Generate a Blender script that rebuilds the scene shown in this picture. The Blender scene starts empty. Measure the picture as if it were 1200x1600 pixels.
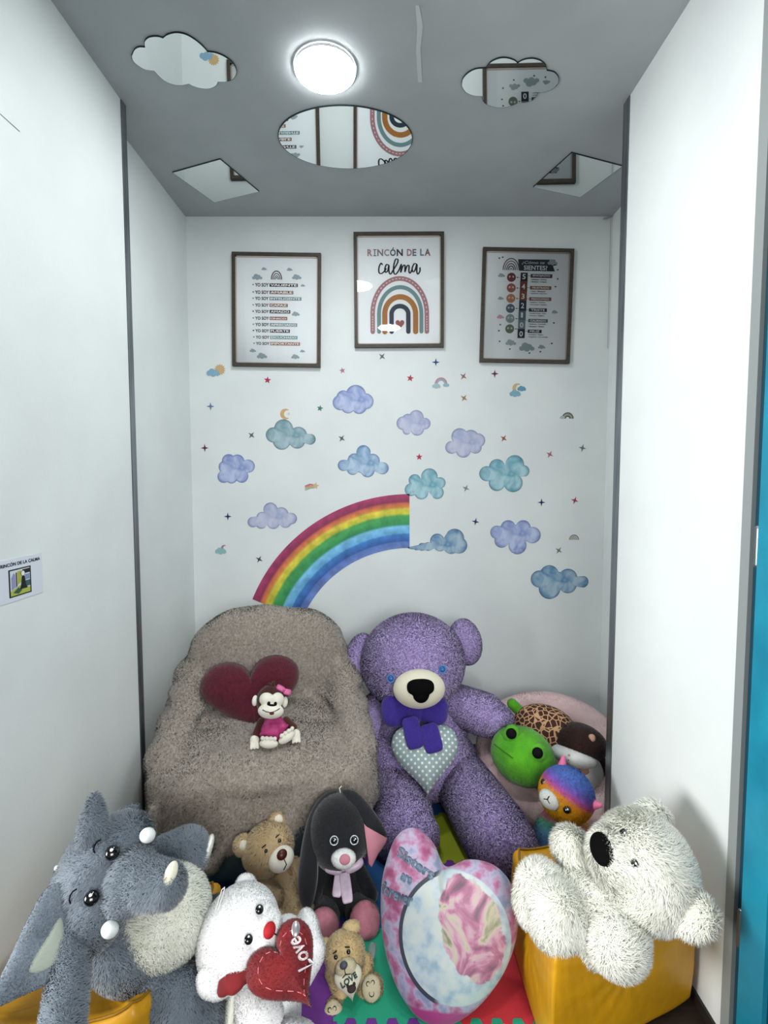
import bpy, bmesh, math, random
import numpy as np
from mathutils import Vector, Matrix, Euler, noise
from mathutils.bvhtree import BVHTree
random.seed(7)
rng = np.random.default_rng(7)
scene = bpy.context.scene
C = scene.collection

# ------------------------------------------------------------------ camera, world, lights, exposure
cam_d = bpy.data.cameras.new('camera')
cam = bpy.data.objects.new('camera', cam_d); C.objects.link(cam); scene.camera = cam
cam.location = (0, 0, 1.56)
cam.rotation_euler = (math.radians(90) - math.atan(50 / 800), 0, 0)
cam_d.sensor_fit = 'VERTICAL'; cam_d.sensor_height = 36; cam_d.lens = 18; cam_d.shift_x = -0.003125
cam_d.clip_start = 0.02

w = bpy.data.worlds.new('world'); scene.world = w; w.use_nodes = True
w.node_tree.nodes['Background'].inputs[0].default_value = (0.86, 0.94, 0.95, 1)
w.node_tree.nodes['Background'].inputs[1].default_value = 0.13

def area_light(name, loc, target, sx, sy, power, col):
    d = bpy.data.lights.new(name, 'AREA'); d.shape = 'RECTANGLE'; d.size = sx; d.size_y = sy
    d.energy = power; d.color = col
    o = bpy.data.objects.new(name, d); C.objects.link(o); o.location = loc
    o.rotation_euler = (Vector(target) - Vector(loc)).to_track_quat('-Z', 'Y').to_euler()
    return o
# window daylight from the left, plus an unseen fill added to brighten the toys
area_light('window_daylight', (-2.6, -0.1, 1.25), (0.92, 1.5, 0.95), 1.2, 1.2, 19, (1.0, 1.0, 0.98)).data.spread = math.radians(110)
area_light('front_fill', (0.7, -1.7, 1.9), (-0.2, 1.9, 0.3), 1.6, 1.2, 9.5, (1.0, 1.0, 1.0)).data.spread = math.radians(95)

scene.view_settings.view_transform = 'Standard'
scene.view_settings.look = 'None'
scene.view_settings.exposure = 1.3
scene.view_settings.gamma = 1.0
scene.view_settings.use_curve_mapping = False
LAMP = 50.0

# ------------------------------------------------------------------ materials
def lin(h):
    h = h.lstrip('#'); v = [int(h[i:i+2], 16) / 255 for i in (0, 2, 4)]
    return tuple((x / 12.92 if x <= .04045 else ((x + .055) / 1.055) ** 2.4) for x in v) + (1,)
MC = {}
def mat(name, col, rough=.6, col2=None, nscale=20, detail=3, bump=0, bscale=200, sheen=0, metal=0, spec=.4, stretch=None, lo=.35, hi=.65, trans=0):
    if name in MC: return MC[name]
    m = bpy.data.materials.new(name); MC[name] = m; m.use_nodes = True
    nt = m.node_tree; b = nt.nodes['Principled BSDF']
    b.inputs['Roughness'].default_value = rough; b.inputs['Metallic'].default_value = metal
    b.inputs['Specular IOR Level'].default_value = spec
    b.inputs['Base Color'].default_value = lin(col)
    if sheen:
        b.inputs['Sheen Weight'].default_value = sheen; b.inputs['Sheen Roughness'].default_value = .5
    if trans: b.inputs['Transmission Weight'].default_value = trans
    tc = nt.nodes.new('ShaderNodeTexCoord'); vec = tc.outputs['Object']
    if stretch:
        mp = nt.nodes.new('ShaderNodeMapping'); mp.inputs['Scale'].default_value = stretch
        nt.links.new(vec, mp.inputs['Vector']); vec = mp.outputs[0]
    if col2:
        n = nt.nodes.new('ShaderNodeTexNoise'); n.inputs['Scale'].default_value = nscale; n.inputs['Detail'].default_value = detail
        nt.links.new(vec, n.inputs['Vector'])
        r = nt.nodes.new('ShaderNodeValToRGB'); r.color_ramp.elements[0].position = lo; r.color_ramp.elements[1].position = hi
        r.color_ramp.elements[0].color = lin(col); r.color_ramp.elements[1].color = lin(col2)
        nt.links.new(n.outputs['Fac'], r.inputs[0]); nt.links.new(r.outputs[0], b.inputs['Base Color'])
    if bump:
        n2 = nt.nodes.new('ShaderNodeTexNoise'); n2.inputs['Scale'].default_value = bscale; n2.inputs['Detail'].default_value = 4
        nt.links.new(vec, n2.inputs['Vector'])
        bp = nt.nodes.new('ShaderNodeBump'); bp.inputs['Strength'].default_value = bump; bp.inputs['Distance'].default_value = .004
        nt.links.new(n2.outputs['Fac'], bp.inputs['Height']); nt.links.new(bp.outputs[0], b.inputs['Normal'])
    return m

def ramp_nodes(nt, stops, const=False):
    r = nt.nodes.new('ShaderNodeValToRGB'); cr = r.color_ramp
    if const: cr.interpolation = 'CONSTANT'
    while len(cr.elements) < len(stops): cr.elements.new(.5)
    for e, (p_, c_) in zip(cr.elements, stops): e.position = p_; e.color = lin(c_)
    return r

def attr_ramp(name, attr, stops, const=False, wash=.25, rough=.6, wscale=18):
    """colours along a stored surface coordinate, with a watercolour wash over it"""
    m = bpy.data.materials.new(name); m.use_nodes = True; nt = m.node_tree; b = nt.nodes['Principled BSDF']
    b.inputs['Roughness'].default_value = rough
    a = nt.nodes.new('ShaderNodeAttribute'); a.attribute_name = attr
    tc = nt.nodes.new('ShaderNodeTexCoord'); n = nt.nodes.new('ShaderNodeTexNoise'); n.inputs['Scale'].default_value = wscale; n.inputs['Detail'].default_value = 5
    nt.links.new(tc.outputs['Object'], n.inputs['Vector'])
    r = ramp_nodes(nt, stops, const)
    mth = nt.nodes.new('ShaderNodeMath'); mth.operation = 'MULTIPLY_ADD'; mth.inputs[1].default_value = .03; 
    nt.links.new(n.outputs['Fac'], mth.inputs[0]); nt.links.new(a.outputs['Fac'], mth.inputs[2])
    nt.links.new(mth.outputs[0], r.inputs[0])
    hs = nt.nodes.new('ShaderNodeMapRange'); hs.inputs[1].default_value = .3; hs.inputs[2].default_value = .7; hs.inputs[3].default_value = 1 - wash; hs.inputs[4].default_value = 1 + wash
    nt.links.new(n.outputs['Fac'], hs.inputs[0])
    mx = nt.nodes.new('ShaderNodeHueSaturation'); nt.links.new(hs.outputs[0], mx.inputs['Value']); nt.links.new(r.outputs[0], mx.inputs['Color'])
    nt.links.new(mx.outputs[0], b.inputs['Base Color'])
    return m

def sticker_mat(name, rim, base, light):
    """watercolour cloud: pigment pooled in the rim, mottled inside"""
    if name in MC: return MC[name]
    m = bpy.data.materials.new(name); MC[name] = m; m.use_nodes = True; nt = m.node_tree; b = nt.nodes['Principled BSDF']
    b.inputs['Roughness'].default_value = .55
    a = nt.nodes.new('ShaderNodeAttribute'); a.attribute_name = 'rim'
    tc = nt.nodes.new('ShaderNodeTexCoord'); n = nt.nodes.new('ShaderNodeTexNoise'); n.inputs['Scale'].default_value = 14; n.inputs['Detail'].default_value = 5; n.inputs['Distortion'].default_value = .8
    nt.links.new(tc.outputs['Object'], n.inputs['Vector'])
    r = ramp_nodes(nt, [(.36, base), (.62, light)]); nt.links.new(n.outputs['Fac'], r.inputs[0])
    mr = nt.nodes.new('ShaderNodeMapRange'); mr.inputs[1].default_value = .2; mr.inputs[2].default_value = 1.0; mr.inputs[3].default_value = 0; mr.inputs[4].default_value = .85
    nt.links.new(a.outputs['Fac'], mr.inputs[0])
    mx = nt.nodes.new('ShaderNodeMix'); mx.data_type = 'RGBA'; mx.inputs['B'].default_value = lin(rim)
    nt.links.new(mr.outputs[0], mx.inputs['Factor']); nt.links.new(r.outputs[0], mx.inputs['A'])
    nt.links.new(mx.outputs['Result'], b.inputs['Base Color'])
    return m

def emit_mat(name, col, strength):
    m = bpy.data.materials.new(name); m.use_nodes = True; b = m.node_tree.nodes['Principled BSDF']
    b.inputs['Emission Color'].default_value = lin(col); b.inputs['Emission Strength'].default_value = strength
    return m

def glass_mat():
    m = bpy.data.materials.new('picture_glass'); m.use_nodes = True; nt = m.node_tree
    for n in list(nt.nodes): nt.nodes.remove(n)
    o = nt.nodes.new('ShaderNodeOutputMaterial'); t = nt.nodes.new('ShaderNodeBsdfTransparent'); g = nt.nodes.new('ShaderNodeBsdfGlossy')
    g.inputs['Roughness'].default_value = .01; fr = nt.nodes.new('ShaderNodeFresnel'); fr.inputs[0].default_value = 1.5
    mx = nt.nodes.new('ShaderNodeMixShader'); nt.links.new(fr.outputs[0], mx.inputs[0]); nt.links.new(t.outputs[0], mx.inputs[1]); nt.links.new(g.outputs[0], mx.inputs[2])
    nt.links.new(mx.outputs[0], o.inputs[0]); return m

# ------------------------------------------------------------------ object helpers
def mesh_obj(name, verts, faces, mats, parent=None, loc=(0, 0, 0), smooth=False, mi=None, attrs=None, normals=None):
    me = bpy.data.meshes.new(name)
    off = Vector(loc)
    v = np.asarray(verts, dtype=np.float64) - np.array(loc)
    me.from_pydata(v.tolist(), [], faces if isinstance(faces, list) else faces.tolist())
    for m_ in (mats if isinstance(mats, (list, tuple)) else [mats]): me.materials.append(m_)
    if mi is not None: me.polygons.foreach_set('material_index', np.asarray(mi, dtype=np.int32))
    if smooth: me.polygons.foreach_set('use_smooth', np.ones(len(me.polygons), dtype=bool))
    for k, a in (attrs or {}).items():
        a = np.asarray(a, dtype=np.float32)
        if a.ndim == 1:
            at = me.attributes.new(k, 'FLOAT', 'POINT'); at.data.foreach_set('value', a)
        else:
            at = me.attributes.new(k, 'FLOAT_VECTOR', 'POINT'); at.data.foreach_set('vector', a.ravel())
    me.update()
    if normals is not None: me.normals_split_custom_set_from_vertices(normals.tolist())
    o = bpy.data.objects.new(name, me); C.objects.link(o)
    if parent is not None: o.parent = parent
    else: o.location = loc
    return o

def tag(o, label, cat, group=None):
    o['label'] = label; o['category'] = cat
    if group: o['group'] = group
    return o
def structure(o): o['kind'] = 'structure'; return o
def thing(name, loc, label, cat, group=None):
    o = bpy.data.objects.new(name, None); C.objects.link(o); o.location = loc; o.empty_display_size = .05
    return tag(o, label, cat, group)

def merge(geos):
    V, F, n = [], [], 0
    for v, f_ in geos:
        V.append(np.asarray(v, float)); F += [[i + n for i in q] for q in f_]; n += len(v)
    return np.vstack(V), F

def box(x0, x1, y0, y1, z0, z1):
    v = [(x, y, z) for x in (x0, x1) for y in (y0, y1) for z in (z0, z1)]
    return np.array(v, float), [[0, 1, 3, 2], [4, 6, 7, 5], [0, 4, 5, 1], [2, 3, 7, 6], [0, 2, 6, 4], [1, 5, 7, 3]]

def extrude(outline, to3, t0, t1):
    """outline (list of 2D points) turned into a solid between depths t0 and t1; to3(a, b, t) -> xyz"""
    n = len(outline)
    v = [to3(a, b, t0) for a, b in outline] + [to3(a, b, t1) for a, b in outline]
    f_ = [list(range(n)), list(range(2 * n - 1, n - 1, -1))] + [[i, i + n, (i + 1) % n + n, (i + 1) % n] for i in range(n)]
    return np.array(v, float), f_

_ico = {}
def ico(sub):
    if sub not in _ico:
        bm = bmesh.new(); bmesh.ops.create_icosphere(bm, subdivisions=sub, radius=1)
        _ico[sub] = (np.array([v.co[:] for v in bm.verts]), [[v.index for v in q.verts] for q in bm.faces]); bm.free()
    return _ico[sub]
def rot(rx, ry, rz): return np.array(Euler((math.radians(rx), math.radians(ry), math.radians(rz))).to_matrix())
# shape elements in a toy's own units
def E(x, y, z, rx, ry, rz, tilt=0, yaw=0, pitch=0, sub=4):          # ellipsoid
    v, f_ = ico(sub); return (v * (rx, ry, rz)) @ rot(pitch, tilt, yaw).T + (x, y, z), f_
def S(x, y, z, rx, ry, rz, tilt=0, yaw=0, pitch=0, n=4):            # rounded box
    v, f_ = ico(4); k = (np.abs(v) ** n).sum(1) ** (1 / n)
    return (v / k[:, None] * (rx, ry, rz)) @ rot(pitch, tilt, yaw).T + (x, y, z), f_
def K(x0, y0, z0, r0, x1, y1, z1, r1, seg=24):                     # tapered limb
    a, b = np.array((x0, y0, z0), float), np.array((x1, y1, z1), float); d = b - a; L = np.linalg.norm(d); d /= L
    u = np.cross(d, (0, 0, 1) if abs(d[2]) < .9 else (1, 0, 0)); u /= np.linalg.norm(u); w_ = np.cross(d, u)
    prof = [(-r0 * math.cos(t), r0 * math.sin(t)) for t in np.linspace(.12, math.pi / 2, 7)] + [(L + r1 * math.sin(t), r1 * math.cos(t)) for t in np.linspace(0, math.pi / 2 - .12, 7)]
    V = []
    for h, r in prof:
        for i in range(seg):
            t = 2 * math.pi * i / seg; V.append(a + d * h + (u * math.cos(t) + w_ * math.sin(t)) * r)
    V.append(a - d * r0); V.append(b + d * r1); n = len(prof) * seg
    F = [[j * seg + i, j * seg + (i + 1) % seg, (j + 1) * seg + (i + 1) % seg, (j + 1) * seg + i] for j in range(len(prof) - 1) for i in range(seg)]
    F += [[n, (i + 1) % seg, i] for i in range(seg)] + [[n + 1, n - seg + i, n - seg + (i + 1) % seg] for i in range(seg)]
    return np.array(V), F
def PAD(outline, y, t, ex=2.4, pw=.6, bow=0, cut=16):               # stuffed flat shape with the given outline
    P_ = np.array(outline, float); c = P_.mean(0); N = len(P_); V = []; rr = list(1 - (1 - np.linspace(0, 1, cut)) ** 1.6)[1:]
    for sgn in (-1, 1):
        V.append((c[0], y + sgn * t, c[1]))
        for r in rr:
            q = c + (P_ - c) * r; th = t * max(0, 1 - r ** ex) ** pw
            for a, b in q: V.append((a, y + sgn * th + bow * ((a - c[0]) ** 2 + (b - c[1]) ** 2) / 1000, b))
    M = len(rr) * N + 1; F = []
    for s_ in (0, 1):
        o = s_ * M
        for i in range(N):
            a, b = o + 1 + i, o + 1 + (i + 1) % N
            F.append([o, a, b] if s_ else [o, b, a])
            for k in range(len(rr) - 1):
                q = [a + k * N, a + (k + 1) * N, b + (k + 1) * N, b + k * N]; F.append(q if s_ else q[::-1])
    return np.array(V), F
def heart_outline(w_, h, n=64, x=0, z=0):
    P_ = []
    for i in range(n):
        t = 2 * math.pi * i / n; a = 16 * math.sin(t) ** 3; b = 13 * math.cos(t) - 5 * math.cos(2 * t) - 2 * math.cos(3 * t) - math.cos(4 * t)
        P_.append((x + a / 16 * w_ / 2, z + (b + 2.5) / 14.5 * h / 2))
    return P_
def smooth_outline(P_, sub=5):
    out = []; n = len(P_)
    for i in range(n):
        p0, p1, p2, p3 = [np.array(P_[(i + k) % n], float) for k in (-1, 0, 1, 2)]
        for j in range(sub):
            t = j / sub; out.append(tuple(.5 * ((2 * p1) + (-p0 + p2) * t + (2 * p0 - 5 * p1 + 4 * p2 - p3) * t * t + (-p0 + 3 * p1 - 3 * p2 + p3) * t ** 3)))
    return out
def TORUS(x, y, z, R, r, rzs=1., n=64, k=24):
    V = []
    for i in range(n):
        a = 2 * math.pi * i / n
        for j in range(k):
            b = 2 * math.pi * j / k; q = R + r * math.cos(b); V.append((x + q * math.cos(a), y + q * math.sin(a), z + r * rzs * math.sin(b)))
    return np.array(V), [[i * k + j, ((i + 1) % n) * k + j, ((i + 1) % n) * k + (j + 1) % k, i * k + (j + 1) % k] for i in range(n) for j in range(k)]

def place(geo, fr):
    """toy units -> metres: fr = x, y, z, euler, metres per unit"""
    x, y, z, ex, ey, ez, s = fr
    R_ = np.array(Euler((ex, ey, ez)).to_matrix())
    return (np.asarray(geo[0]) * s) @ R_.T + (x, y, z), geo[1]

def remesh(geo, vox, smooth):
    me = bpy.data.meshes.new('tmp'); me.from_pydata(geo[0].tolist(), [], geo[1]); o = bpy.data.objects.new('tmp', me); C.objects.link(o)
    m = o.modifiers.new('r', 'REMESH'); m.mode = 'VOXEL'; m.voxel_size = vox
    m = o.modifiers.new('s', 'SMOOTH'); m.factor = .5; m.iterations = smooth
    dg = bpy.context.evaluated_depsgraph_get(); ev = o.evaluated_get(dg); em = ev.to_mesh()
    v = np.empty(len(em.vertices) * 3); em.vertices.foreach_get('co', v); F = [list(q.vertices) for q in em.polygons]
    ev.to_mesh_clear(); bpy.data.objects.remove(o); bpy.data.meshes.remove(me)
    return v.reshape(-1, 3), F

def vnormals(V, F):
    T = np.array([[q[0], q[i], q[i + 1]] for q in F for i in range(1, len(q) - 1)])
    fn = np.cross(V[T[:, 1]] - V[T[:, 0]], V[T[:, 2]] - V[T[:, 0]]); N = np.zeros_like(V)
    for k in range(3): np.add.at(N, T[:, k], fn)
    N /= np.maximum(np.linalg.norm(N, axis=1), 1e-12)[:, None]
    return N, T, .5 * np.linalg.norm(fn, axis=1)

def fur(V, F, dens, length, width, lay=.6, curl=.35, nz=14.0, cap=120000, hang=.25):
    """pile of tapered tufts rooted on the surface; they are part of the same mesh"""
    N, T, A = vnormals(V, F); n = int(min(cap, A.sum() * dens))
    idx = rng.choice(len(T), n, p=A / A.sum()); r1 = np.sqrt(rng.random(n)); r2 = rng.random(n)
    wt = np.stack([1 - r1, r1 * (1 - r2), r1 * r2], 1)[:, :, None]
    P_ = (V[T[idx]] * wt).sum(1); Nn = (N[T[idx]] * wt).sum(1); Nn /= np.maximum(np.linalg.norm(Nn, axis=1), 1e-9)[:, None]
    q = P_ * nz   # slowly turning nap direction
    flow = np.stack([np.sin(q[:, 1] * 1.7 + 2 * np.sin(q[:, 2])), np.sin(q[:, 2] * 1.3 + 2 * np.sin(q[:, 0])), np.sin(q[:, 0] * 1.9 + 2 * np.sin(q[:, 1])) - hang * 3], 1)
    flow += rng.normal(0, 1, (n, 3)) * curl * 1.6
    flow -= Nn * (flow * Nn).sum(1)[:, None]; flow /= np.maximum(np.linalg.norm(flow, axis=1), 1e-9)[:, None]
    L = (length * rng.uniform(.6, 1.25, n))[:, None]
    d1 = Nn + flow * lay * .5; d1 /= np.linalg.norm(d1, axis=1)[:, None]
    d2 = Nn * .6 + flow * lay * 1.5; d2 /= np.linalg.norm(d2, axis=1)[:, None]
    side = np.cross(d2, Nn + rng.normal(0, .5, (n, 3))); side /= np.maximum(np.linalg.norm(side, axis=1), 1e-9)[:, None]
    W = width * .5; base = P_ - Nn * length * .12
    mid = base + d1 * L * .5; tip = mid + d2 * L * .55
    BV = np.stack([base - side * W, base + side * W, mid + side * W * .75, mid - side * W * .75, tip], 1).reshape(-1, 3)
    k = np.arange(n) * 5 + len(V)
    quads = np.stack([k, k + 1, k + 2, k + 3], 1).tolist(); tris = np.stack([k + 3, k + 2, k + 4], 1).tolist()
    nn = Nn + rng.normal(0, .17, (n, 3)); nn /= np.linalg.norm(nn, axis=1)[:, None]
    return np.vstack([V, BV]), F + quads + tris, np.vstack([N, np.repeat(nn, 5, 0)])

FURS = {   # tufts per square metre, length, width
    'long': (300000, .024, .0022), 'mid': (330000, .0125, .0017), 'short': (300000, .0065, .0015), 'nub': (130000, .006, .0038), 'velour': (250000, .0032, .0012)}
def part(root, name, elems, m, fr, pile=None, vox=None, smooth=4, label=None, parent=None, warp=None, pat=None, thin=1.0, lay=.6):
    geos = [place(g, fr) for g in elems]
    V, F = merge(geos)
    if vox: V, F = remesh((V, F), vox, smooth)
    if warp: V = warp(V)
    attrs = {'pat': pat} if pat is not None else None
    nrm = None
    if pile:
        d, L, W_ = FURS[pile]; V, F, nrm = fur(V, F, d * thin, L, W_, lay=.15 if pile == 'nub' else lay, curl=1.5 if pile == 'nub' else .35)
    par = parent or root
    loc = root.matrix_world.translation if root.parent is None and False else root.location
    o = mesh_obj(name, V, F, m, parent=par, loc=tuple(loc), smooth=True, normals=nrm, attrs=attrs)
    if label: o['label'] = label
    return o

# ------------------------------------------------------------------ the room
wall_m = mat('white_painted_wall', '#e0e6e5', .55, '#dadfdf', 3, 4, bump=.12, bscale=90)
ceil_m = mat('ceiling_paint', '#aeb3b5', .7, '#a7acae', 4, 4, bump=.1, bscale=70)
floor_m = mat('dark_floor', '#2b221d', .5, '#3a2e26', 12, 4, stretch=(1, 8, 1))
steel = mat('brushed_steel', '#8d9296', .35, '#6f757a', 60, 3, metal=.9, stretch=(1, 1, .05))
XL, XR, XNL, XNR, YB, ZC = -1.025, .924, -1.12, 1.25, 2.94, 3.02
def struct_box(name, *b, m=wall_m):
    v, f_ = merge([box(*q) for q in (b if isinstance(b[0], (tuple, list)) else [b])])
    return structure(mesh_obj(name, v, f_, m))
struct_box('floor', -3.2, 3.2, -2.6, 3.05, -.06, 0, m=floor_m)
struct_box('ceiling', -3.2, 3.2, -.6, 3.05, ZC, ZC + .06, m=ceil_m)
struct_box('wall_back', XNL - .1, XNR + .1, YB, YB + .1, 0, ZC)
struct_box('wall_left', (XL - .12, XL, 1.05, 2.06, 0, ZC), (XNL - .1, XNL, 2.06, YB, 0, ZC))
struct_box('wall_right', (XR, XR + .5, 1.325, 2.04, 0, ZC), (XNR, XNR + .1, 2.04, YB, 0, ZC))
struct_box('trim_1', XL - .10, XL + .003, 2.062, 2.098, 0, ZC, m=steel)
struct_box('trim_2', XR - .003, XR + .3, 2.042, 2.09, 0, ZC, m=steel)
struct_box('trim_3', XR - .004, XR + .06, 1.291, 1.3245, 0, ZC, m=mat('grey_jamb', '#8b9191', .5))
struct_box('baseboard_right', XR - .008, XR - .0005, 1.33, 2.04, 0, .035, m=mat('dark_skirting', '#2a2320', .5))
# teal door standing open beside the jamb
dt = mat('teal_door_paint', '#1b8aa5', .35, '#167a94', 8, 3); dd = mat('dark_teal_rebate', '#123f50', .5)
door = structure(mesh_obj('door_1', *merge([box(XR + .006, XR + .05, .42, 1.289, 0, 2.98)]), dd))
for y0, y1 in ((1.165, 1.25), (.42, .52)): mesh_obj('stile', *box(XR - .014, XR + .006, y0, y1, 0, 2.98), dt, parent=door)
for z0, z1 in ((0, .16), (1.0, 1.1), (2.86, 2.98)): mesh_obj('rail', *box(XR - .012, XR + .006, .52, 1.165, z0, z1), dt, parent=door)
mesh_obj('door_panel', *box(XR - .002, XR + .006, .52, 1.165, .16, 2.86), mat('dark_door_panel', '#16303c', .25), parent=door)
for z in (.35, 1.35, 2.3): mesh_obj('hinge', *place(K(0, 0, 0, .009, 0, 0, .09, .009, 12), (XR - .004, 1.262, z, 0, 0, 0, 1)), steel, parent=door, smooth=True)

# hairline repair along the ceiling, scratch on the left wall
pl = mat('filler_streak', '#c3c8c8', .8)
cr = [(0.0986, 1.6715), (0.1154, 1.7427), (0.1127, 1.8284), (0.1294, 1.9764), (0.1129, 1.9764), (0.0983, 1.8413), (0.0975, 1.7545), (0.0867, 1.6715)]
structure(mesh_obj('trim_4', *extrude(cr, lambda a, b, t: (a, b, t), ZC - .0015, ZC - .0002), pl))
v, f_ = place(K(0, 0, 0, .0012, (1.4185, 2.5272)[0] - (1.4895, 2.5296)[0], 0, (1.4185, 2.5272)[1] - (1.4895, 2.5296)[1], .0008, 6), (0, 0, 0, 0, 0, 0, 1))
v2 = np.stack([np.full(len(v), XL + .001) + v[:, 1] * .5, v[:, 0] + (1.4895, 2.5296)[0], v[:, 2] + (1.4895, 2.5296)[1]], 1)
tag(mesh_obj('hanging_thread', v2, f_, mat('thread_grey', '#7d8686', .7), loc=tuple(v2.mean(0))), 'thin grey thread stuck on the left wall near the ceiling', 'thread')
# thin cable stub in the top right corner of the niche
cb = [K(1.197, 2.925, 3.0, .005, 1.235, 2.925, 3.012, .004, 10), K(1.235, 2.925, 3.012, .0015, 1.238, 2.928, 2.3, .0015, 10)]
tag(mesh_obj('cable', *merge(cb), mat('white_cable', '#9da4a4', .5), loc=(1.23, 2.925, 2.3), smooth=True), 'thin cable running down the right corner of the back wall', 'cable')

# ------------------------------------------------------------------ foam floor mats: 30 cm puzzle tiles
YS = [1.075, 1.375, 1.69, 1.99, 2.29, 2.59, 2.89]; XS = [-.756, -.456, -.156, .14, .436, .736]
def wave(t): return .009 * (1 if math.sin(2 * math.pi * t / .06) > 0 else -1)
def seam(a0, a1):
    out = []; n = 60
    for i in range(n + 1):
        a = a0 + (a1 - a0) * i / n; q = min(abs(a - a0), abs(a - a1))
        out.append((a, 0 if q < .012 else max(-.009, min(.009, .03 * math.sin(2 * math.pi * a / .06)))))
    return out
TC = {'purple': '#6a2f86', 'green': '#1f9c78', 'red': '#c22f3a', 'yellow': '#8f9a1c', 'blue': '#1c4f86', 'orange': '#c97a26'}
rows = [['blue', 'purple', 'purple', 'green', 'red'], ['yellow', 'purple', 'green', 'red', 'blue'], ['blue', 'purple', 'blue', 'purple', 'green'],
        ['green', 'blue', 'purple', 'yellow', 'red'], ['purple', 'red', 'yellow', 'blue', 'green'], ['blue', 'yellow', 'green', 'red', 'purple']]
ROWN = ['row nearest the camera', 'second row', 'third row', 'fourth row', 'fifth row', 'row against the back wall']
COLN = ['leftmost', 'second from the left', 'middle', 'fourth from the left', 'rightmost']
for r in range(6):
    for c in range(5):
        x0, x1, y0, y1 = XS[c], XS[c + 1], YS[r], YS[r + 1]
        if (r == 0 and c in (4,)) : continue
        o = [(x, y0 + w_ * (r > 0)) for x, w_ in seam(x0, x1)] + [(x1 + w_ * (c < 4), y) for y, w_ in seam(y0, y1)][1:]
        o += [(x, y1 + w_ * (r < 5)) for x, w_ in seam(x0, x1)][::-1][1:] + [(x0 + w_ * (c > 0), y) for y, w_ in seam(y0, y1)][::-1][1:-1]
        cxm, cym = (x0 + x1) / 2, (y0 + y1) / 2
        o = [(cxm + (a - cxm) * .9975, cym + (b - cym) * .9975) for a, b in o]
        k = rows[r][c]
        t = mesh_obj('foam_mat', *extrude(o, lambda a, b, t: (a, b, t), .0002, .010), mat('eva_' + k, TC[k], .75, bump=.35, bscale=420), loc=(cxm, cym, 0))
        tag(t, '%s foam puzzle mat, %s in the %s' % (k, COLN[c], ROWN[r]), 'foam mat', 'foam puzzle mats on the floor')
        if (r, c) == (2, 2):   # the inlaid yellow figure of the blue tile
            fg = mat('eva_yellow', TC['yellow'], .75)
            bl = [extrude([(-.14 + a, 1.72 + b), (-.105 + a, 1.72 + b), (-.105 + a, 1.75 + b), (-.14 + a, 1.755 + b)], lambda a, b, t: (a, b, t), .0098, .0108) for a, b in ((0, .0), (0.005, .05), (.0, .10))]
            mesh_obj('inlay', *merge(bl), mat('eva_inlay', '#a8a51c', .75), parent=t, loc=(cxm, cym, 0))

# ------------------------------------------------------------------ ceiling lamps
lamp_m = emit_mat('lit_lamp_diffuser', '#fbffff', LAMP); rim_m = mat('lamp_rim_white', '#e9ecec', .4)
for (x, y, r, lab) in (((-0.2203, 1.912) + (.108, 'round lit ceiling lamp between the two cloud mirrors')), (.02, .86, .108, 'round lit ceiling lamp nearer the entrance of the corner')):
    t = thing('ceiling_lamp', (x, y, ZC), lab, 'lamp', 'round ceiling lamps')
    n = 48; ring = [(r * math.cos(2 * math.pi * i / n), r * math.sin(2 * math.pi * i / n)) for i in range(n)]
    rg = []
    V = []
    for (q, z) in ((1.0, -.0005), (1.0, -.011), (.985, -.0118), (.985, -.004)): V += [(x + a * q, y + b * q, ZC + z) for a, b in ring]
    F = [[k * n + i, k * n + (i + 1) % n, (k + 1) * n + (i + 1) % n, (k + 1) * n + i] for k in range(3) for i in range(n)]
    mesh_obj('lamp_rim', V, F, rim_m, parent=t, loc=(x, y, ZC))
    V = [(x, y, ZC - .016)]; 
    for q, z in ((.5, -.0165), (.97, -.0145), (.992, -.012)): V += [(x + a * q, y + b * q, ZC + z) for a, b in ring]
    F = [[0, 1 + i, 1 + (i + 1) % n] for i in range(n)] + [[1 + k * n + i, 1 + (k + 1) * n + i, 1 + (k + 1) * n + (i + 1) % n, 1 + k * n + (i + 1) % n] for k in range(2) for i in range(n)]
    mesh_obj('diffuser', V, F, lamp_m, parent=t, loc=(x, y, ZC), smooth=True)

# ------------------------------------------------------------------ mirrors stuck on the ceiling
mir = mat('acrylic_mirror', '#e9eeee', .015, metal=1.0, spec=.5); medge = mat('mirror_edge', '#1c2a2d', .3)
def bumps(segs):
    out = []
    for s_ in segs:
        for i in range(len(s_) - 1):
            p0 = np.array(s_[max(i - 1, 0)]); p1 = np.array(s_[i]); p2 = np.array(s_[i + 1]); p3 = np.array(s_[min(i + 2, len(s_) - 1)])
            for t in (0, .25, .5, .75): out.append(tuple(.5 * (2 * p1 + (-p0 + p2) * t + (2 * p0 - 5 * p1 + 4 * p2 - p3) * t * t + (-p0 + 3 * p1 - 3 * p2 + p3) * t ** 3)))
    return out
def mirror(name, outline, label):
    n = len(outline); c = np.mean(outline, 0)
    V, F = extrude(outline, lambda a, b, t: (a, b, t), ZC - .005, ZC - .0002)
    F = F[1:]; mi = [1] * len(F); k = len(V)
    inn = [(a + (c[0] - a) * .012, b + (c[1] - b) * .012) for a, b in outline]
    V = np.vstack([V, [(a, b, ZC - .0052) for a, b in inn]])
    F += [[i, (i + 1) % n, k + (i + 1) % n, k + i] for i in range(n)]; mi += [1] * n
    F.append([k + i for i in range(n)]); mi.append(0)
    tag(mesh_obj(name, V, F, [mir, medge], loc=(c[0], c[1], ZC), mi=mi), label, 'mirror', 'shaped mirrors on the ceiling')
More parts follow.
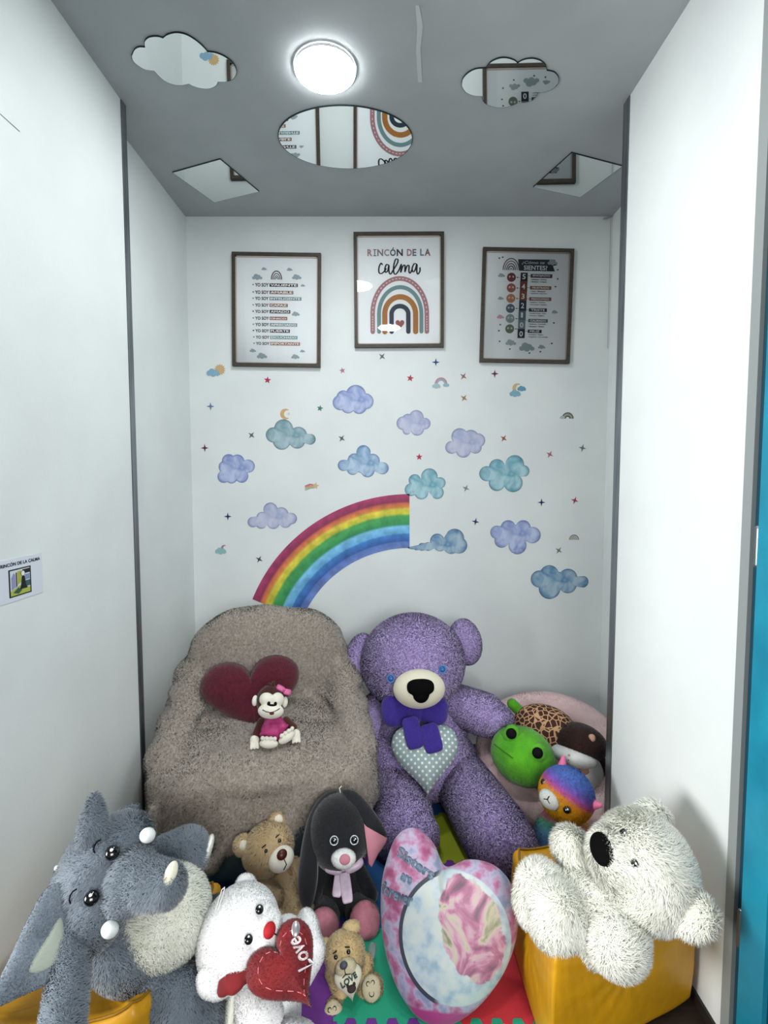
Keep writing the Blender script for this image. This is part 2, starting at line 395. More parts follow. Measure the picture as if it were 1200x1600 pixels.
mirror('ceiling_mirror', bumps([
 [(-0.8791, 1.8538), (-0.857, 1.8292), (-0.837, 1.8193), (-0.8171, 1.8202)], [(-0.8171, 1.8202), (-0.8077, 1.7973), (-0.7852, 1.7809), (-0.7579, 1.7775), (-0.7406, 1.7835)],
 [(-0.7406, 1.7835), (-0.7178, 1.7699), (-0.6857, 1.7632), (-0.6562, 1.7716), (-0.632, 1.7956), (-0.6169, 1.822), (-0.612, 1.8382)],
 [(-0.612, 1.8382), (-0.5845, 1.8428), (-0.5589, 1.8585), (-0.5396, 1.884), (-0.5351, 1.9143), (-0.5438, 1.9384), (-0.5621, 1.959), (-0.5855, 1.9684), (-0.6186, 1.9695)],
 [(-0.6186, 1.9695), (-0.6332, 1.9886), (-0.6629, 2.0027), (-0.6955, 2.0005), (-0.7202, 1.9886), (-0.7289, 1.979)],
 [(-0.7289, 1.979), (-0.7649, 1.9865), (-0.7953, 1.9801), (-0.8163, 1.9621), (-0.8261, 1.9384), (-0.8315, 1.9183)], [(-0.8315, 1.9183), (-0.8622, 1.9123), (-0.88, 1.8917), (-0.8854, 1.8726), (-0.8791, 1.8538)]]),
 'cloud-shaped mirror on the ceiling, on the left of the round lamp')
mirror('ceiling_mirror', bumps([
 [(0.274, 1.9886), (0.2735, 1.9569), (0.2894, 1.9283), (0.3145, 1.9113), (0.3495, 1.9074)], [(0.3495, 1.9074), (0.3603, 1.8821), (0.3842, 1.866), (0.4106, 1.8632), (0.44, 1.8726), (0.4564, 1.885)],
 [(0.4564, 1.885), (0.4745, 1.8707), (0.5043, 1.866), (0.5342, 1.8754), (0.5573, 1.8946), (0.5694, 1.9183)], [(0.5694, 1.9183), (0.5972, 1.9253), (0.621, 1.9486), (0.6292, 1.9779), (0.6151, 2.006), (0.5864, 2.0214), (0.5695, 2.0214)],
 [(0.5695, 2.0214), (0.5624, 2.0554), (0.5371, 2.0728), (0.5071, 2.074)], [(0.5071, 2.074), (0.4773, 2.0941), (0.4348, 2.1001), (0.3928, 2.087), (0.369, 2.0669), (0.3596, 2.0394)], [(0.3596, 2.0394), (0.3233, 2.036), (0.2926, 2.0181), (0.274, 1.9886)]]),
 'cloud-shaped mirror on the ceiling, on the right of the round lamp')
ell = np.array([(-0.4659, 2.2627), (0.1096, 2.2871), (-0.172, 2.0888), (-0.1859, 2.494)]); ce = np.array([(ell[0] + ell[1])[0] / 2, (ell[2] + ell[3])[1] / 2])
ax = (ell[1] - ell[0])[0] / 2; by = abs((ell[2] - ell[3])[1]) / 2
mirror('ceiling_mirror', [(ce[0] + ax * math.cos(2 * math.pi * i / 72), ce[1] + by * math.sin(2 * math.pi * i / 72)) for i in range(72)], 'round mirror on the ceiling, behind the lamp and above the middle poster')
mirror('ceiling_mirror', [(-1.0197, 2.524), (-0.7591, 2.4224), (-0.6473, 2.6854), (-0.908, 2.7868)], 'square mirror on the ceiling, above the left poster')
mirror('ceiling_mirror', [(0.7266, 2.6459), (0.8212, 2.3769), (1.0942, 2.4745), (0.9972, 2.7381)], 'square mirror on the ceiling, above the right poster')

# ------------------------------------------------------------------ flat prints
def text_geo(s_, shear=0, bold=0.0):
    cu = bpy.data.curves.new('t', 'FONT'); cu.body = s_; cu.size = 1; cu.shear = shear; cu.offset = bold; cu.resolution_u = 3
    o = bpy.data.objects.new('t', cu); C.objects.link(o); dg = bpy.context.evaluated_depsgraph_get(); ev = o.evaluated_get(dg); em = ev.to_mesh()
    v = np.empty(len(em.vertices) * 3); em.vertices.foreach_get('co', v); F = [list(q.vertices) for q in em.polygons]
    ev.to_mesh_clear(); bpy.data.objects.remove(o); bpy.data.curves.remove(cu); return v.reshape(-1, 3)[:, :2], F
class Print:
    """flat printed artwork on a plane: to3(a, b, depth)"""
    def __init__(s, to3): s.to3 = to3; s.V = []; s.F = []; s.mi = []; s.mats = []; s.layer = 0
    def _m(s, m_):
        if m_ not in s.mats: s.mats.append(m_)
        return s.mats.index(m_)
    def add(s, pts, F, m_, lift):
        k = len(s.V); s.V += [s.to3(a, b, lift) for a, b in pts]; s.F += [[i + k for i in q] for q in F]; s.mi += [s._m(m_)] * len(F)
    def poly(s, pts, m_, lift=.0004): s.add(pts, [list(range(len(pts)))], m_, lift)
    def rect(s, p0, p1, m_, lift=.0004): s.poly([(p0[0], p1[1]), (p1[0], p1[1]), (p1[0], p0[1]), (p0[0], p0[1])], m_, lift)
    def disc(s, c, r, m_, lift=.0004, ry=None, n=24): s.poly([(c[0] + r * math.cos(2 * math.pi * i / n), c[1] + (ry or r) * math.sin(2 * math.pi * i / n)) for i in range(n)], m_, lift)
    def text(s, txt, p0, p1, m_, lift=.0008, shear=0, bold=.012, ang=0):
        v, F = text_geo(txt, shear, bold); mn, mx = v.min(0), v.max(0); w_ = abs(p1[0] - p0[0]); h = abs(p1[1] - p0[1])
        v = (v - mn) / (mx - mn) * (w_, h) + (min(p0[0], p1[0]), min(p0[1], p1[1]))
        s.add(v.tolist(), F, m_, lift)
    def arch(s, c, r0, r1, m_, lift=.0004, sq=1.0, leg=0, n=32, rr=None):
        o = [(c[0] - r1, c[1] - leg)] + [(c[0] - r1 * math.cos(math.pi * i / n), c[1] + sq * r1 * math.sin(math.pi * i / n)) for i in range(n + 1)] + [(c[0] + r1, c[1] - leg)]
        q = [(c[0] - r0, c[1] - leg)] + [(c[0] - r0 * math.cos(math.pi * i / n), c[1] + (sq * r1 - (r1 - r0)) * math.sin(math.pi * i / n)) for i in range(n + 1)] + [(c[0] + r0, c[1] - leg)]
        m = len(o); s.add(o + q, [[i, i + 1, m + i + 1, m + i] for i in range(m - 1)], m_, lift)
        if rr: s.disc((c[0] - (r0 + r1) / 2, c[1] - leg), (r1 - r0) / 2, m_, lift * .9); s.disc((c[0] + (r0 + r1) / 2, c[1] - leg), (r1 - r0) / 2, m_, lift * .9)
    def stroke(s, pts, w_, m_, lift=.0008, sub=6, close=False):
        P_ = [np.array(p_, float) for p_ in pts]; Q = []
        for i in range(len(P_) - 1):
            a, b, c_, d = P_[max(i - 1, 0)], P_[i], P_[i + 1], P_[min(i + 2, len(P_) - 1)]
            for j in range(sub): t = j / sub; Q.append(.5 * (2 * b + (-a + c_) * t + (2 * a - 5 * b + 4 * c_ - d) * t * t + (-a + 3 * b - 3 * c_ + d) * t ** 3))
        Q.append(P_[-1]); V = []
        for i, q in enumerate(Q):
            d = Q[min(i + 1, len(Q) - 1)] - Q[max(i - 1, 0)]; L = np.linalg.norm(d) or 1; nrm = np.array((-d[1], d[0])) / L
            k = w_ * (.55 + .45 * abs(d[1]) / L) / 2; V += [tuple(q + nrm * k), tuple(q - nrm * k)]
        s.add(V, [[2 * i, 2 * i + 1, 2 * i + 3, 2 * i + 2] for i in range(len(Q) - 1)], m_, lift)
        s.disc(V and tuple(Q[0]), w_ * .32, m_, lift); s.disc(tuple(Q[-1]), w_ * .32, m_, lift)
    def cloud(s, c, w_, m_, lift=.0004, flip=1):
        for dx, dz, r in ((-.32, -.1, .17), (-.12, .08, .22), (.12, .02, .2), (.33, -.1, .15), (0, -.12, .2)): s.disc((c[0] + dx * w_ * flip, c[1] + dz * w_), r * w_, m_, lift + .00005 * dx, ry=r * w_ * .85, n=14)
    def heart(s, c, w_, m_, lift=.0006): s.poly(heart_outline(w_, w_, 20, c[0], c[1]), m_, lift)
    def build(s, name, parent, loc, label=None):
        o = mesh_obj(name, s.V, s.F, s.mats, parent=parent, loc=loc, mi=s.mi)
        if label: o['label'] = label
        return o
def ink(h): return mat('ink_' + h.strip('#'), h, .6)
glass = glass_mat(); frame_m = mat('dark_wood_frame', '#4a4238', .5, '#39332d', 30, 3, stretch=(1, 1, 6)); paper = mat('poster_paper', '#e6ebed', .6); matb = mat('frame_liner', '#c9bfb6', .6)

def picture(px4, tilt, label):
    """frame from its outer corners on the wall; returns root and printing surface"""
    P4 = np.array(px4); x0, x1 = (P4[0][0] + P4[3][0]) / 2, (P4[1][0] + P4[2][0]) / 2; z1, z0 = (P4[0][1] + P4[1][1]) / 2, (P4[2][1] + P4[3][1]) / 2
    cx_, cz = (x0 + x1) / 2, (z0 + z1) / 2; t = thing('framed_poster', (cx_, YB, z0), label, 'poster', 'framed posters on the back wall'); L = (cx_, YB, z0)
    fw = .018; yf = YB - .024
    bars = [box(x0, x1, yf, YB - .0005, z1 - fw, z1), box(x0, x1, yf, YB - .0005, z0, z0 + fw), box(x0, x0 + fw, yf, YB - .0005, z0 + fw, z1 - fw), box(x1 - fw, x1, yf, YB - .0005, z0 + fw, z1 - fw)]
    mesh_obj('frame', *merge(bars), frame_m, parent=t, loc=L)
    l_ = .006; a0, a1, b0, b1 = x0 + fw, x1 - fw, z0 + fw, z1 - fw; yl = YB - .016
    mesh_obj('liner', *merge([box(a0, a1, yl, YB - .006, b1 - l_, b1), box(a0, a1, yl, YB - .006, b0, b0 + l_), box(a0, a0 + l_, yl, YB - .006, b0, b1), box(a1 - l_, a1, yl, YB - .006, b0, b1)]), matb, parent=t, loc=L)
    mesh_obj('print_paper', *box(a0, a1, YB - .009, YB - .006, b0, b1), paper, parent=t, loc=L)
    mesh_obj('glass', [(a0, YB - .019, b0), (a1, YB - .019, b0), (a1, YB - .019, b1), (a0, YB - .019, b1)], [[0, 1, 2, 3]], glass, parent=t, loc=L)
    t.rotation_euler = (0, math.radians(tilt), 0)
    return t, Print(lambda a, b, d: (a, YB - .009 - d, b)), L

# left poster
t, pr, L = picture([(-0.8747, 2.8142), (-0.3784, 2.8211), (-0.3727, 2.1991), (-0.8648, 2.192)], .8, 'dark framed poster listing YO SOY words in coloured bars, left of the three')
g = ink('#93a3a8')
for x, y, w_ in ((475, 272, 85), (740, 275, 95), (405, 355, 165), (815, 350, 150), (880, 440, 70), (810, 735, 125), (370, 1125, 105), (465, 1175, 165), (885, 1122, 80), (812, 1180, 135)):
    pass
for (c, w_) in (((-0.6929, 2.7334), .030), ((-0.5508, 2.7319), .033), ((-0.7312, 2.689), .060), ((-0.511, 2.6916), .054), ((-0.4766, 2.6456), .026), ((-0.5159, 2.4904), .046), ((-0.7566, 2.2854), .037), ((-0.7055, 2.2571), .060), ((-0.4776, 2.2859), .029), ((-0.5175, 2.255), .048)):
    pr.cloud(c, w_, g)
cc = (-0.624, 2.6759)
for r0, r1, cl in ((.0255, .0315, '#4a3640'), (.0175, .0225, '#5b4a54'), (.0105, .0145, '#15141f'), (.0045, .008, '#15141f')): pr.arch(cc, r0, r1, ink(cl), .0005, sq=1.55)
pr.heart((cc[0], cc[1] + .010), .008, ink('#22222c'))
for (a, b, bx, word, col) in (((-0.7444, 2.6356), (-0.6672, 2.6555), (-0.5052, 2.8766)[0], 'VALIENTE', '#2a2b3c'), ((-0.744, 2.5962), (-0.6673, 2.6151), (-0.5303, 2.8766)[0], 'AMABLE', '#7b5a4e'), ((-0.7445, 2.5626), (-0.6678, 2.581), (-0.4849, 2.8766)[0], 'INTELIGENTE', '#5b8086'),
    ((-0.7445, 2.5263), (-0.6672, 2.5442), (-0.5608, 2.8766)[0], 'CAPAZ', '#8c6757'), ((-0.7446, 2.4915), (-0.6667, 2.5089), (-0.5464, 2.8766)[0], 'AMADO', '#332636'), ((-0.7441, 2.4545), (-0.6661, 2.4725), (-0.5635, 2.8766)[0], '\u00daNICO', '#8f6258'),
    ((-0.7436, 2.4196), (-0.6655, 2.4376), (-0.5079, 2.8766)[0], 'APRECIADO', '#6f8d92'), ((-0.743, 2.3857), (-0.6649, 2.4032), (-0.549, 2.8766)[0], 'FUERTE', '#25283a'), ((-0.7409, 2.3502), (-0.6633, 2.3677), (-0.5063, 2.8766)[0], 'ESCUCHADO', '#5f8f8a'), ((-0.7398, 2.3162), (-0.6633, 2.3327), (-0.4918, 2.8766)[0], 'IMPORTANTE', '#946450')):
    pr.text('YO SOY', a, b, ink('#0b1218'), bold=.035)
    zc = (a[1] + b[1]) / 2; h = .0092
    pr.rect((b[0] + .004, zc - h), (bx, zc + h), ink(col))
    pr.text(word, (b[0] + .009, zc - h * .62), (bx - .006, zc + h * .62), ink('#f4f0ee'), .0009, bold=.022)
    pr.heart((a[0] - .010, zc), .010, ink(col if word in ('AMADO', 'AMABLE', 'APRECIADO', 'FUERTE') else '#7c8a90'))
pr.build('printed_artwork', t, L, 'YO SOY affirmations in coloured bars under a small rainbow')

# middle poster
t, pr, L = picture([(-0.1852, 2.9249), (0.3169, 2.9318), (0.3177, 2.3058), (-0.1805, 2.2987)], -.3, 'dark framed poster reading RINC\u00d3N DE LA calma over a rainbow, middle of the three')
for s_, a, b, col in (('R', (-0.1072, 2.8028), (-0.0803, 2.8406), '#a4707c'), ('N', (-0.0525, 2.8028), (-0.0196, 2.8406), '#86736f'), ('C', (-0.0146, 2.8028), (0.0142, 2.8406), '#a98c7c'), ('\u00d3', (0.0183, 2.8028), (0.0501, 2.849), '#3d5260'), ('N', (0.0552, 2.8028), (0.0896, 2.8406), '#162433'),
    ('D', (0.1119, 2.8028), (0.1396, 2.8406), '#a8707a'), ('E', (0.1433, 2.8028), (0.1649, 2.8406), '#5d6b7a'), ('L', (0.1857, 2.8038), (0.2068, 2.8416), '#62707c'), ('A', (0.211, 2.8038), (0.2432, 2.8416), '#7c4750')):
    pr.text(s_, a, b, ink(col), bold=.03)
for a, b in (((-0.0697, 2.8028), (-0.0636, 2.8406)), ((-0.0753, 2.8028), (-0.0576, 2.8077)), ((-0.0752, 2.8357), (-0.0575, 2.8406))): pr.rect(a, b, ink('#6d7a86'))
k = ink('#060d14')
for st in ([(-0.0247, 2.7571), (-0.0323, 2.7644), (-0.0425, 2.7447), (-0.044, 2.7176), (-0.0324, 2.7078), (-0.0146, 2.7201), (-0.00346, 2.7349)],
           [(0.0107, 2.7536), (-0.00194, 2.7571), (-0.0105, 2.7349), (-0.00701, 2.7152), (0.00566, 2.725), (0.0117, 2.7521), (0.0117, 2.7201), (0.0209, 2.7053), (0.0361, 2.7275), (0.0588, 2.7644), (0.0613, 2.7841), (0.0487, 2.7841), (0.0386, 2.7497), (0.0386, 2.7152), (0.0488, 2.7043), (0.0665, 2.725), (0.0791, 2.7546), (0.0806, 2.7536), (0.0776, 2.7152)],
           [(0.0776, 2.7152), (0.0892, 2.7472), (0.1009, 2.7521), (0.1009, 2.7176)], [(0.1009, 2.7176), (0.112, 2.7472), (0.1232, 2.7507), (0.1232, 2.7201), (0.1299, 2.7102), (0.1415, 2.73)],
           [(0.1652, 2.7595), (0.1525, 2.7605), (0.1414, 2.7373), (0.145, 2.7176), (0.1567, 2.725), (0.1677, 2.7571), (0.1668, 2.7201), (0.173, 2.7043), (0.1841, 2.7201), (0.185, 2.7398)]):
    pr.stroke(st, .0086, k)
cc = (0.0719, 2.487); u = .000505
def band(cx_, r0, r1, sq, m_): pr.arch((cx_, (-0.2337, 2.487)[1]), r0 * u, r1 * u, m_, .0005, sq=sq, leg=190 * u, rr=True, n=48)
band((0.0711, 2.9801)[0], 275, 326, 1.26, ink('#9d7378')); band((0.0737, 2.9801)[0], 213, 257, 1.22, ink('#6a8a8c')); band((0.0737, 2.9801)[0], 142, 200, 1.08, mat('ink_ochre', '#b5772f', .6, '#8e5a2c', 300)); band((0.0722, 2.9801)[0], 68, 118, .95, ink('#1f3143'))
for i in range(25):   # stitches along the outer band
    a = math.pi * (i + .5) / 25; r = 300 * u; p_ = ((0.0711, 2.9801)[0] - r * math.cos(a), (-0.2337, 2.487)[1] + (1.26 * 326 - 26) * u * math.sin(a))
    tg = np.array((r * math.sin(a), (1.26 * 326 - 26) * u * math.cos(a))); tg /= np.linalg.norm(tg); nn = np.array((-tg[1], tg[0]))
    pr.poly([tuple(np.array(p_) + tg * sx * 10 * u + nn * sz * 4 * u) for sx, sz in ((-1, -1), (1, -1), (1, 1), (-1, 1))], ink('#e6d3cd'), .001)
for sx in (-1, 1):
    for i in range(6): pr.rect(((0.0711, 2.9801)[0] + sx * 300 * u - 4 * u, ((-0.2338, 2.4721)[1] - i * 28 * u) - 8 * u), ((0.0711, 2.9801)[0] + sx * 300 * u + 4 * u, ((-0.2338, 2.4721)[1] - i * 28 * u) + 8 * u), ink('#e6d3cd'), .001)
pr.heart((0.072, 2.4297), 100 * u, ink('#8a4a48'))
pr.build('printed_artwork', t, L, 'RINC\u00d3N DE LA calma lettering above a stitched rainbow')

# right poster
t, pr, L = picture([(0.521, 2.8385), (1.0275, 2.8454), (1.0199, 2.2169), (0.5172, 2.2169)], 1.1, 'dark framed poster of feelings from 5 to 0 headed SIENTES?, right of the three')
navy = ink('#16202f'); tx = ink('#3c4b50')
pr.poly([(0.7171, 2.7852), (0.9228, 2.7862), (0.9364, 2.7573), (0.9131, 2.7523), (0.9241, 2.7228), (0.7259, 2.7228)], navy)
pr.text('\u00bfC\u00f3mo te', (0.7384, 2.7563), (0.8657, 2.7766), ink('#b9c3cc'), .0009, shear=.3)
pr.text('SIENTES?', (0.7508, 2.7279), (0.8818, 2.7523), ink('#e3e6e6'), .0009, bold=.02)
cc = (0.6799, 2.7254)
for r0, r1, cl in ((.041, .047, '#5c4f5c'), (.031, .037, '#8a6f78'), (.021, .027, '#57505f'), (.012, .018, '#2b2c3c'), (.004, .008, '#2b2c3c')): pr.arch(cc, r0, r1, ink(cl), .0005, sq=1.4)
for k_, (num, y0, y1, col) in enumerate((('5', 357, 447, '#191724'), ('4', 447, 555, '#6d3b2c'), ('3', 555, 655, '#7d4a30'), ('2', 655, 765, '#182c44'), ('1', 765, 860, '#506a76'), ('0', 860, 960, '#6b8288'), ('0', 960, 1057, '#101d24'))):
    pass
for num, a, b, ta, tb, col in (('5', (0.7341, 2.6674), (0.774, 2.7132), (0.7444, 2.6771), (0.7627, 2.7056), '#191724'), ('4', (0.7329, 2.6124), (0.7738, 2.6674), (0.7431, 2.6226), (0.7615, 2.6516), '#6d3b2c'), ('3', (0.7321, 2.5613), (0.7731, 2.6124), (0.7429, 2.57), (0.7603, 2.5981), '#80492f'),
    ('2', (0.7314, 2.505), (0.7724, 2.5613), (0.7417, 2.5188), (0.7601, 2.5485), '#182c44'), ('1', (0.7301, 2.4552), (0.7713, 2.505), (0.7436, 2.4675), (0.7546, 2.4958), '#506a76'), ('0', (0.7299, 2.4048), (0.7705, 2.4552), (0.7397, 2.413), (0.7592, 2.4413), '#6b8288'), ('0', (0.7285, 2.3548), (0.7693, 2.4048), (0.7384, 2.3636), (0.7579, 2.393), '#101d24')):
    pr.rect(a, b, ink(col)); pr.text(num, ta, tb, ink('#e2e6e6'), .0009, bold=.02)
for c, col in (((0.6836, 2.6863), '#6c1f2e'), ((0.6845, 2.6287), '#9a4a3a'), ((0.6843, 2.5715), '#b06f3f'), ((0.6835, 2.5168), '#33506b'), ((0.6838, 2.4614), '#7e9290'), ((0.6836, 2.4048), '#4b5f45')):
    pr.disc(c, .025, ink(col), .0005)
    for s_ in (-1, 1): pr.disc((c[0] + s_ * .009, c[1] + .003), .005, ink('#e8e3da'), .0008); pr.disc((c[0] + s_ * .008, c[1] + .002), .0025, ink('#20242a'), .001)
    pr.stroke([(c[0] - .008, c[1] - .011), (c[0], c[1] - .009 if col in ('#6c1f2e', '#9a4a3a', '#33506b') else c[1] - .014), (c[0] + .008, c[1] - .011)], .0022, ink('#20242a'), .0009)
    pr.rect((c[0] + .029, c[1] - .001), (c[0] + .047, c[1] + .001), navy); pr.disc((c[0] + .034, c[1]), .0035, navy, .0006, n=8)
for word, a, b, l1, l2, col in (('ENOJADO', (0.7901, 2.6863), (0.9114, 2.7066), '\u2022 Enfadado \u2022 Furioso', '\u2022 Molesto \u2022 Irritado', '#3a2f42'), ('FRUSTRADO', (0.7892, 2.6221), (0.908, 2.6415), '\u2022 Tenso \u2022 Estresado', '\u2022 Agobiado \u2022 Nervioso', '#7c5348'), ('PREOCUPADO', (0.7871, 2.5613), (0.9102, 2.5802), '\u2022 Inseguro \u2022 Ansioso', '\u2022 Con miedo \u2022 Inquieto', '#75534a'),
    ('TRISTE', (0.787, 2.5009), (0.8884, 2.5204), '\u2022 Decepcionado \u2022 Solo', '\u2022 Lloroso \u2022 Ap\u00e1tico', '#1d3044'), ('CALMADO', (0.7854, 2.4424), (0.8958, 2.4614), '\u2022 Relajado \u2022 Tranquilo', '\u2022 Pensativo \u2022 Sereno', '#52696c'), ('FELIZ', (0.7848, 2.3842), (0.8633, 2.4027), '\u2022 Contento \u2022 Alegre', '\u2022 Orgulloso \u2022 Con energ\u00eda', '#182a30')):
    pr.rect(a, b, ink(col)); pr.text(word, (a[0] + .012, a[1] + .004), (b[0] - .012, b[1] - .004), ink('#f0e8e6'), .0009, bold=.022)
    h = .0072
    for q, s_ in enumerate((l1, l2)): z = a[1] - .006 - q * .0125 - h; pr.text(s_, (a[0], z), (a[0] + .0026 * len(s_) * 1.75, z + h), ink('#16242a'), .0009, bold=.035)
    pr.rect((a[0] - .018, (a[1] + b[1]) / 2 - .0008), (a[0], (a[1] + b[1]) / 2 + .0008), navy)
for c, w_ in (((0.9101, 2.7726), .058), ((0.6282, 2.6964), .040), ((0.6278, 2.5715), .034), ((0.9327, 2.5024), .036), ((0.6926, 2.33), .062), ((0.784, 2.3068), .090), ((0.8666, 2.3094), .042)): pr.cloud(c, w_, ink('#93a4a6'), .0009)
pr.cloud((0.6302, 2.4706), .042, ink('#c7989f'))
for c in ((0.6128, 2.7877), (0.631, 2.7928), (0.9406, 2.731), (0.9417, 2.6812), (0.931, 2.6389), (0.6298, 2.4254), (0.9298, 2.4408), (0.9226, 2.3274), (0.6879, 2.2923), (0.7989, 2.2721), (0.8603, 2.2809), (0.6294, 2.3336), (0.6234, 2.3919)): pr.heart(c, .011, ink('#2b3a46'))
pr.build('printed_artwork', t, L, 'feelings scale with six faces and numbered column')

# sign sheet on the left wall
sx = XL + .0006
tq = thing('paper_sign', (XL, (1.4158, 1.2309)[0], (1.4158, 1.2309)[1]), 'white paper sign reading RINC\u00d3N DE LA CALMA taped on the left wall', 'sign'); L = tuple(tq.location)
c0, c1, c2, c3 = (1.3395, 1.3537), (1.5053, 1.3454), (1.5008, 1.2285), (1.3316, 1.2274)
c0 = (c3[0], c1[1]); c2 = (c1[0], c3[1])
mesh_obj('paper', *extrude([c0, c1, c2, c3], lambda a, b, t: (t, a, b), XL + .0003, XL + .0015), mat('sign_paper', '#d5dbe6', .5), parent=tq, loc=L)
pr = Print(lambda a, b, d: (XL + .0015 + d, a, b))
W_, Hh = c1[0] - c3[0], c1[1] - c3[1]
def sp(u_, v_): return (c3[0] + u_ * W_, c3[1] + v_ * Hh)
pr.text('RINC\u00d3N DE LA CALMA', sp(.06, .83), sp(.95, .93), ink('#141d2a'), bold=.03)
kk = ink('#12181c'); pr.rect(sp(.22, .10), sp(.72, .75), kk, .0003); pr.rect(sp(.25, .13), sp(.69, .72), ink('#cdd6dc'), .0005)
pr.poly([sp(.25, .13), sp(.69, .13), sp(.69, .24), sp(.45, .34), sp(.25, .24)], ink('#a9b24a'), .0007)
pr.poly([sp(.27, .26), sp(.36, .32), sp(.36, .62), sp(.32, .66), sp(.27, .55)], ink('#8c93b8'), .0008); pr.poly([sp(.37, .3), sp(.40, .34), sp(.40, .66), sp(.37, .66)], ink('#4f4a30'), .0008)
pr.poly([sp(.41, .36), sp(.49, .42), sp(.49, .68), sp(.41, .68)], ink('#a8ac3c'), .0008); pr.poly([sp(.55, .6), sp(.69, .6), sp(.69, .7), sp(.52, .7)], ink('#1a2328'), .0007)
pr.rect(sp(.58, .44), sp(.68, .57), ink('#7f92b4'), .0008); pr.rect(sp(.55, .28), sp(.69, .42), ink('#3f5a5c'), .0008)
pr.disc(sp(.53, .61), .0085, kk, .0010); pr.disc(sp(.53, .61), .0068, ink('#e6e6e0'), .0012)
pr.poly([sp(.50, .54), sp(.57, .54), sp(.59, .34), sp(.63, .24), sp(.45, .24), sp(.48, .36)], kk, .0010); pr.poly([sp(.30, .2), sp(.42, .30), sp(.5, .22), sp(.42, .15)], ink('#2f5a4a'), .0009)
pr.build('pictogram', tq, L, 'framed pictogram of a figure sitting in a corner')

# ------------------------------------------------------------------ wall stickers
def union_outline(circles, n=180):
    c = np.mean([q[:2] for q in circles], 0) if len(circles[0]) == 3 else None
    c = np.array(circles[-1][:2]); out = []
    for i in range(n):
        a = 2 * math.pi * i / n; d = np.array((math.cos(a), math.sin(a))); best = .001
        for (x, z, r) in circles:
            m = np.array((x, z)) - c; b = m @ d; disc = b * b - (m @ m - r * r)
            if disc > 0: best = max(best, b + math.sqrt(disc))
        out.append(tuple(c + d * best))
    return out, c
def sticker_geo(outline, c, y=YB - .0012, yb=YB - .0002):
    """flat vinyl shape with a rim coordinate that is 1 at its edge"""
    n = len(outline); V = [(c[0], y, c[1])]; rim = [0]
    for q, rv in ((.5, 0), (.8, .1), (.93, .55), (1, 1)):
        V += [(c[0] + (a - c[0]) * q, y, c[1] + (b - c[1]) * q) for a, b in outline]; rim += [rv] * n
    V += [(a, yb, b) for a, b in outline]; rim += [1] * n
    F = [[0, 1 + i, 1 + (i + 1) % n] for i in range(n)]
    for k in range(4): F += [[1 + k * n + i, 1 + (k + 1) * n + i, 1 + (k + 1) * n + (i + 1) % n, 1 + k * n + (i + 1) % n] for i in range(n)]
    return V, F, rim
def cloud_sticker(circles, m, label):
    o, c = union_outline(circles); V, F, rim = sticker_geo(o, c)
    tag(mesh_obj('cloud_sticker', V, F, m, loc=(c[0], YB, c[1]), attrs={'rim': rim}), label, 'wall sticker', 'cloud stickers on the back wall')
blue_m = sticker_mat('watercolour_periwinkle', '#54669c', '#7f90c4', '#b9c4e2'); teal_m = sticker_mat('watercolour_teal', '#2f6f86', '#5f9db0', '#a9cdd6')
tealgrey_m = sticker_mat('watercolour_sage', '#3f6674', '#6f97a0', '#a8bdc6'); lil_m = sticker_mat('watercolour_lilac', '#6a749f', '#9ca6c8', '#c2c5da')
deep_m = sticker_mat('watercolour_deep_blue', '#2c5580', '#5385ac', '#a4bccb'); mid_m = sticker_mat('watercolour_blue', '#456a98', '#6f96bd', '#b5cbe0')
cloud_sticker([(-0.2671, 1.9984, 0.0424), (-0.2489, 2.0287, 0.0381), (-0.1779, 2.0402, 0.0572), (-0.1219, 2.0057, 0.0445), (-0.2227, 1.9763, 0.0382), (-0.159, 1.9784, 0.0435), (-0.1907, 2.0109, 0.053)], blue_m, 'periwinkle blue cloud sticker, topmost cloud on the wall, below the middle poster')
cloud_sticker([(-0.649, 1.8164, 0.0426), (-0.5901, 1.8512, 0.0532), (-0.5054, 1.8132, 0.0489), (-0.4386, 1.7921, 0.0309), (-0.6016, 1.7825, 0.05), (-0.5132, 1.7847, 0.0458), (-0.564, 1.8111, 0.0532)], tealgrey_m, 'grey teal cloud sticker just below the small moon sticker')
cloud_sticker([(-0.9051, 1.668, 0.0395), (-0.856, 1.6659, 0.0395), (-0.7946, 1.6393, 0.0374), (-0.9293, 1.634, 0.0352), (-0.9368, 1.5786, 0.0353), (-0.893, 1.5754, 0.0353), (-0.834, 1.5829, 0.0385), (-0.876, 1.6255, 0.0534)], blue_m, 'lumpy periwinkle cloud sticker at the far left of the wall')
cloud_sticker([(-0.251, 1.6436, 0.032), (-0.1868, 1.6723, 0.0395), (-0.1354, 1.7179, 0.0405), (-0.0822, 1.6702, 0.0395), (-0.0267, 1.6276, 0.0353), (-0.1976, 1.6234, 0.0342), (-0.1122, 1.6148, 0.0395), (-0.1388, 1.6521, 0.0534)], mid_m, 'pyramid-shaped blue cloud sticker in the middle, above the rainbow')
cloud_sticker([(-0.7742, 1.3179, 0.0301), (-0.72, 1.3449, 0.0322), (-0.671, 1.3901, 0.0408), (-0.6091, 1.3632, 0.0408), (-0.5525, 1.3384, 0.0333), (-0.7259, 1.3125, 0.0333), (-0.656, 1.3147, 0.0366), (-0.586, 1.3212, 0.0366), (-0.6663, 1.347, 0.0387)], lil_m, 'pale blue-grey cloud sticker to the left of the rainbow arc')
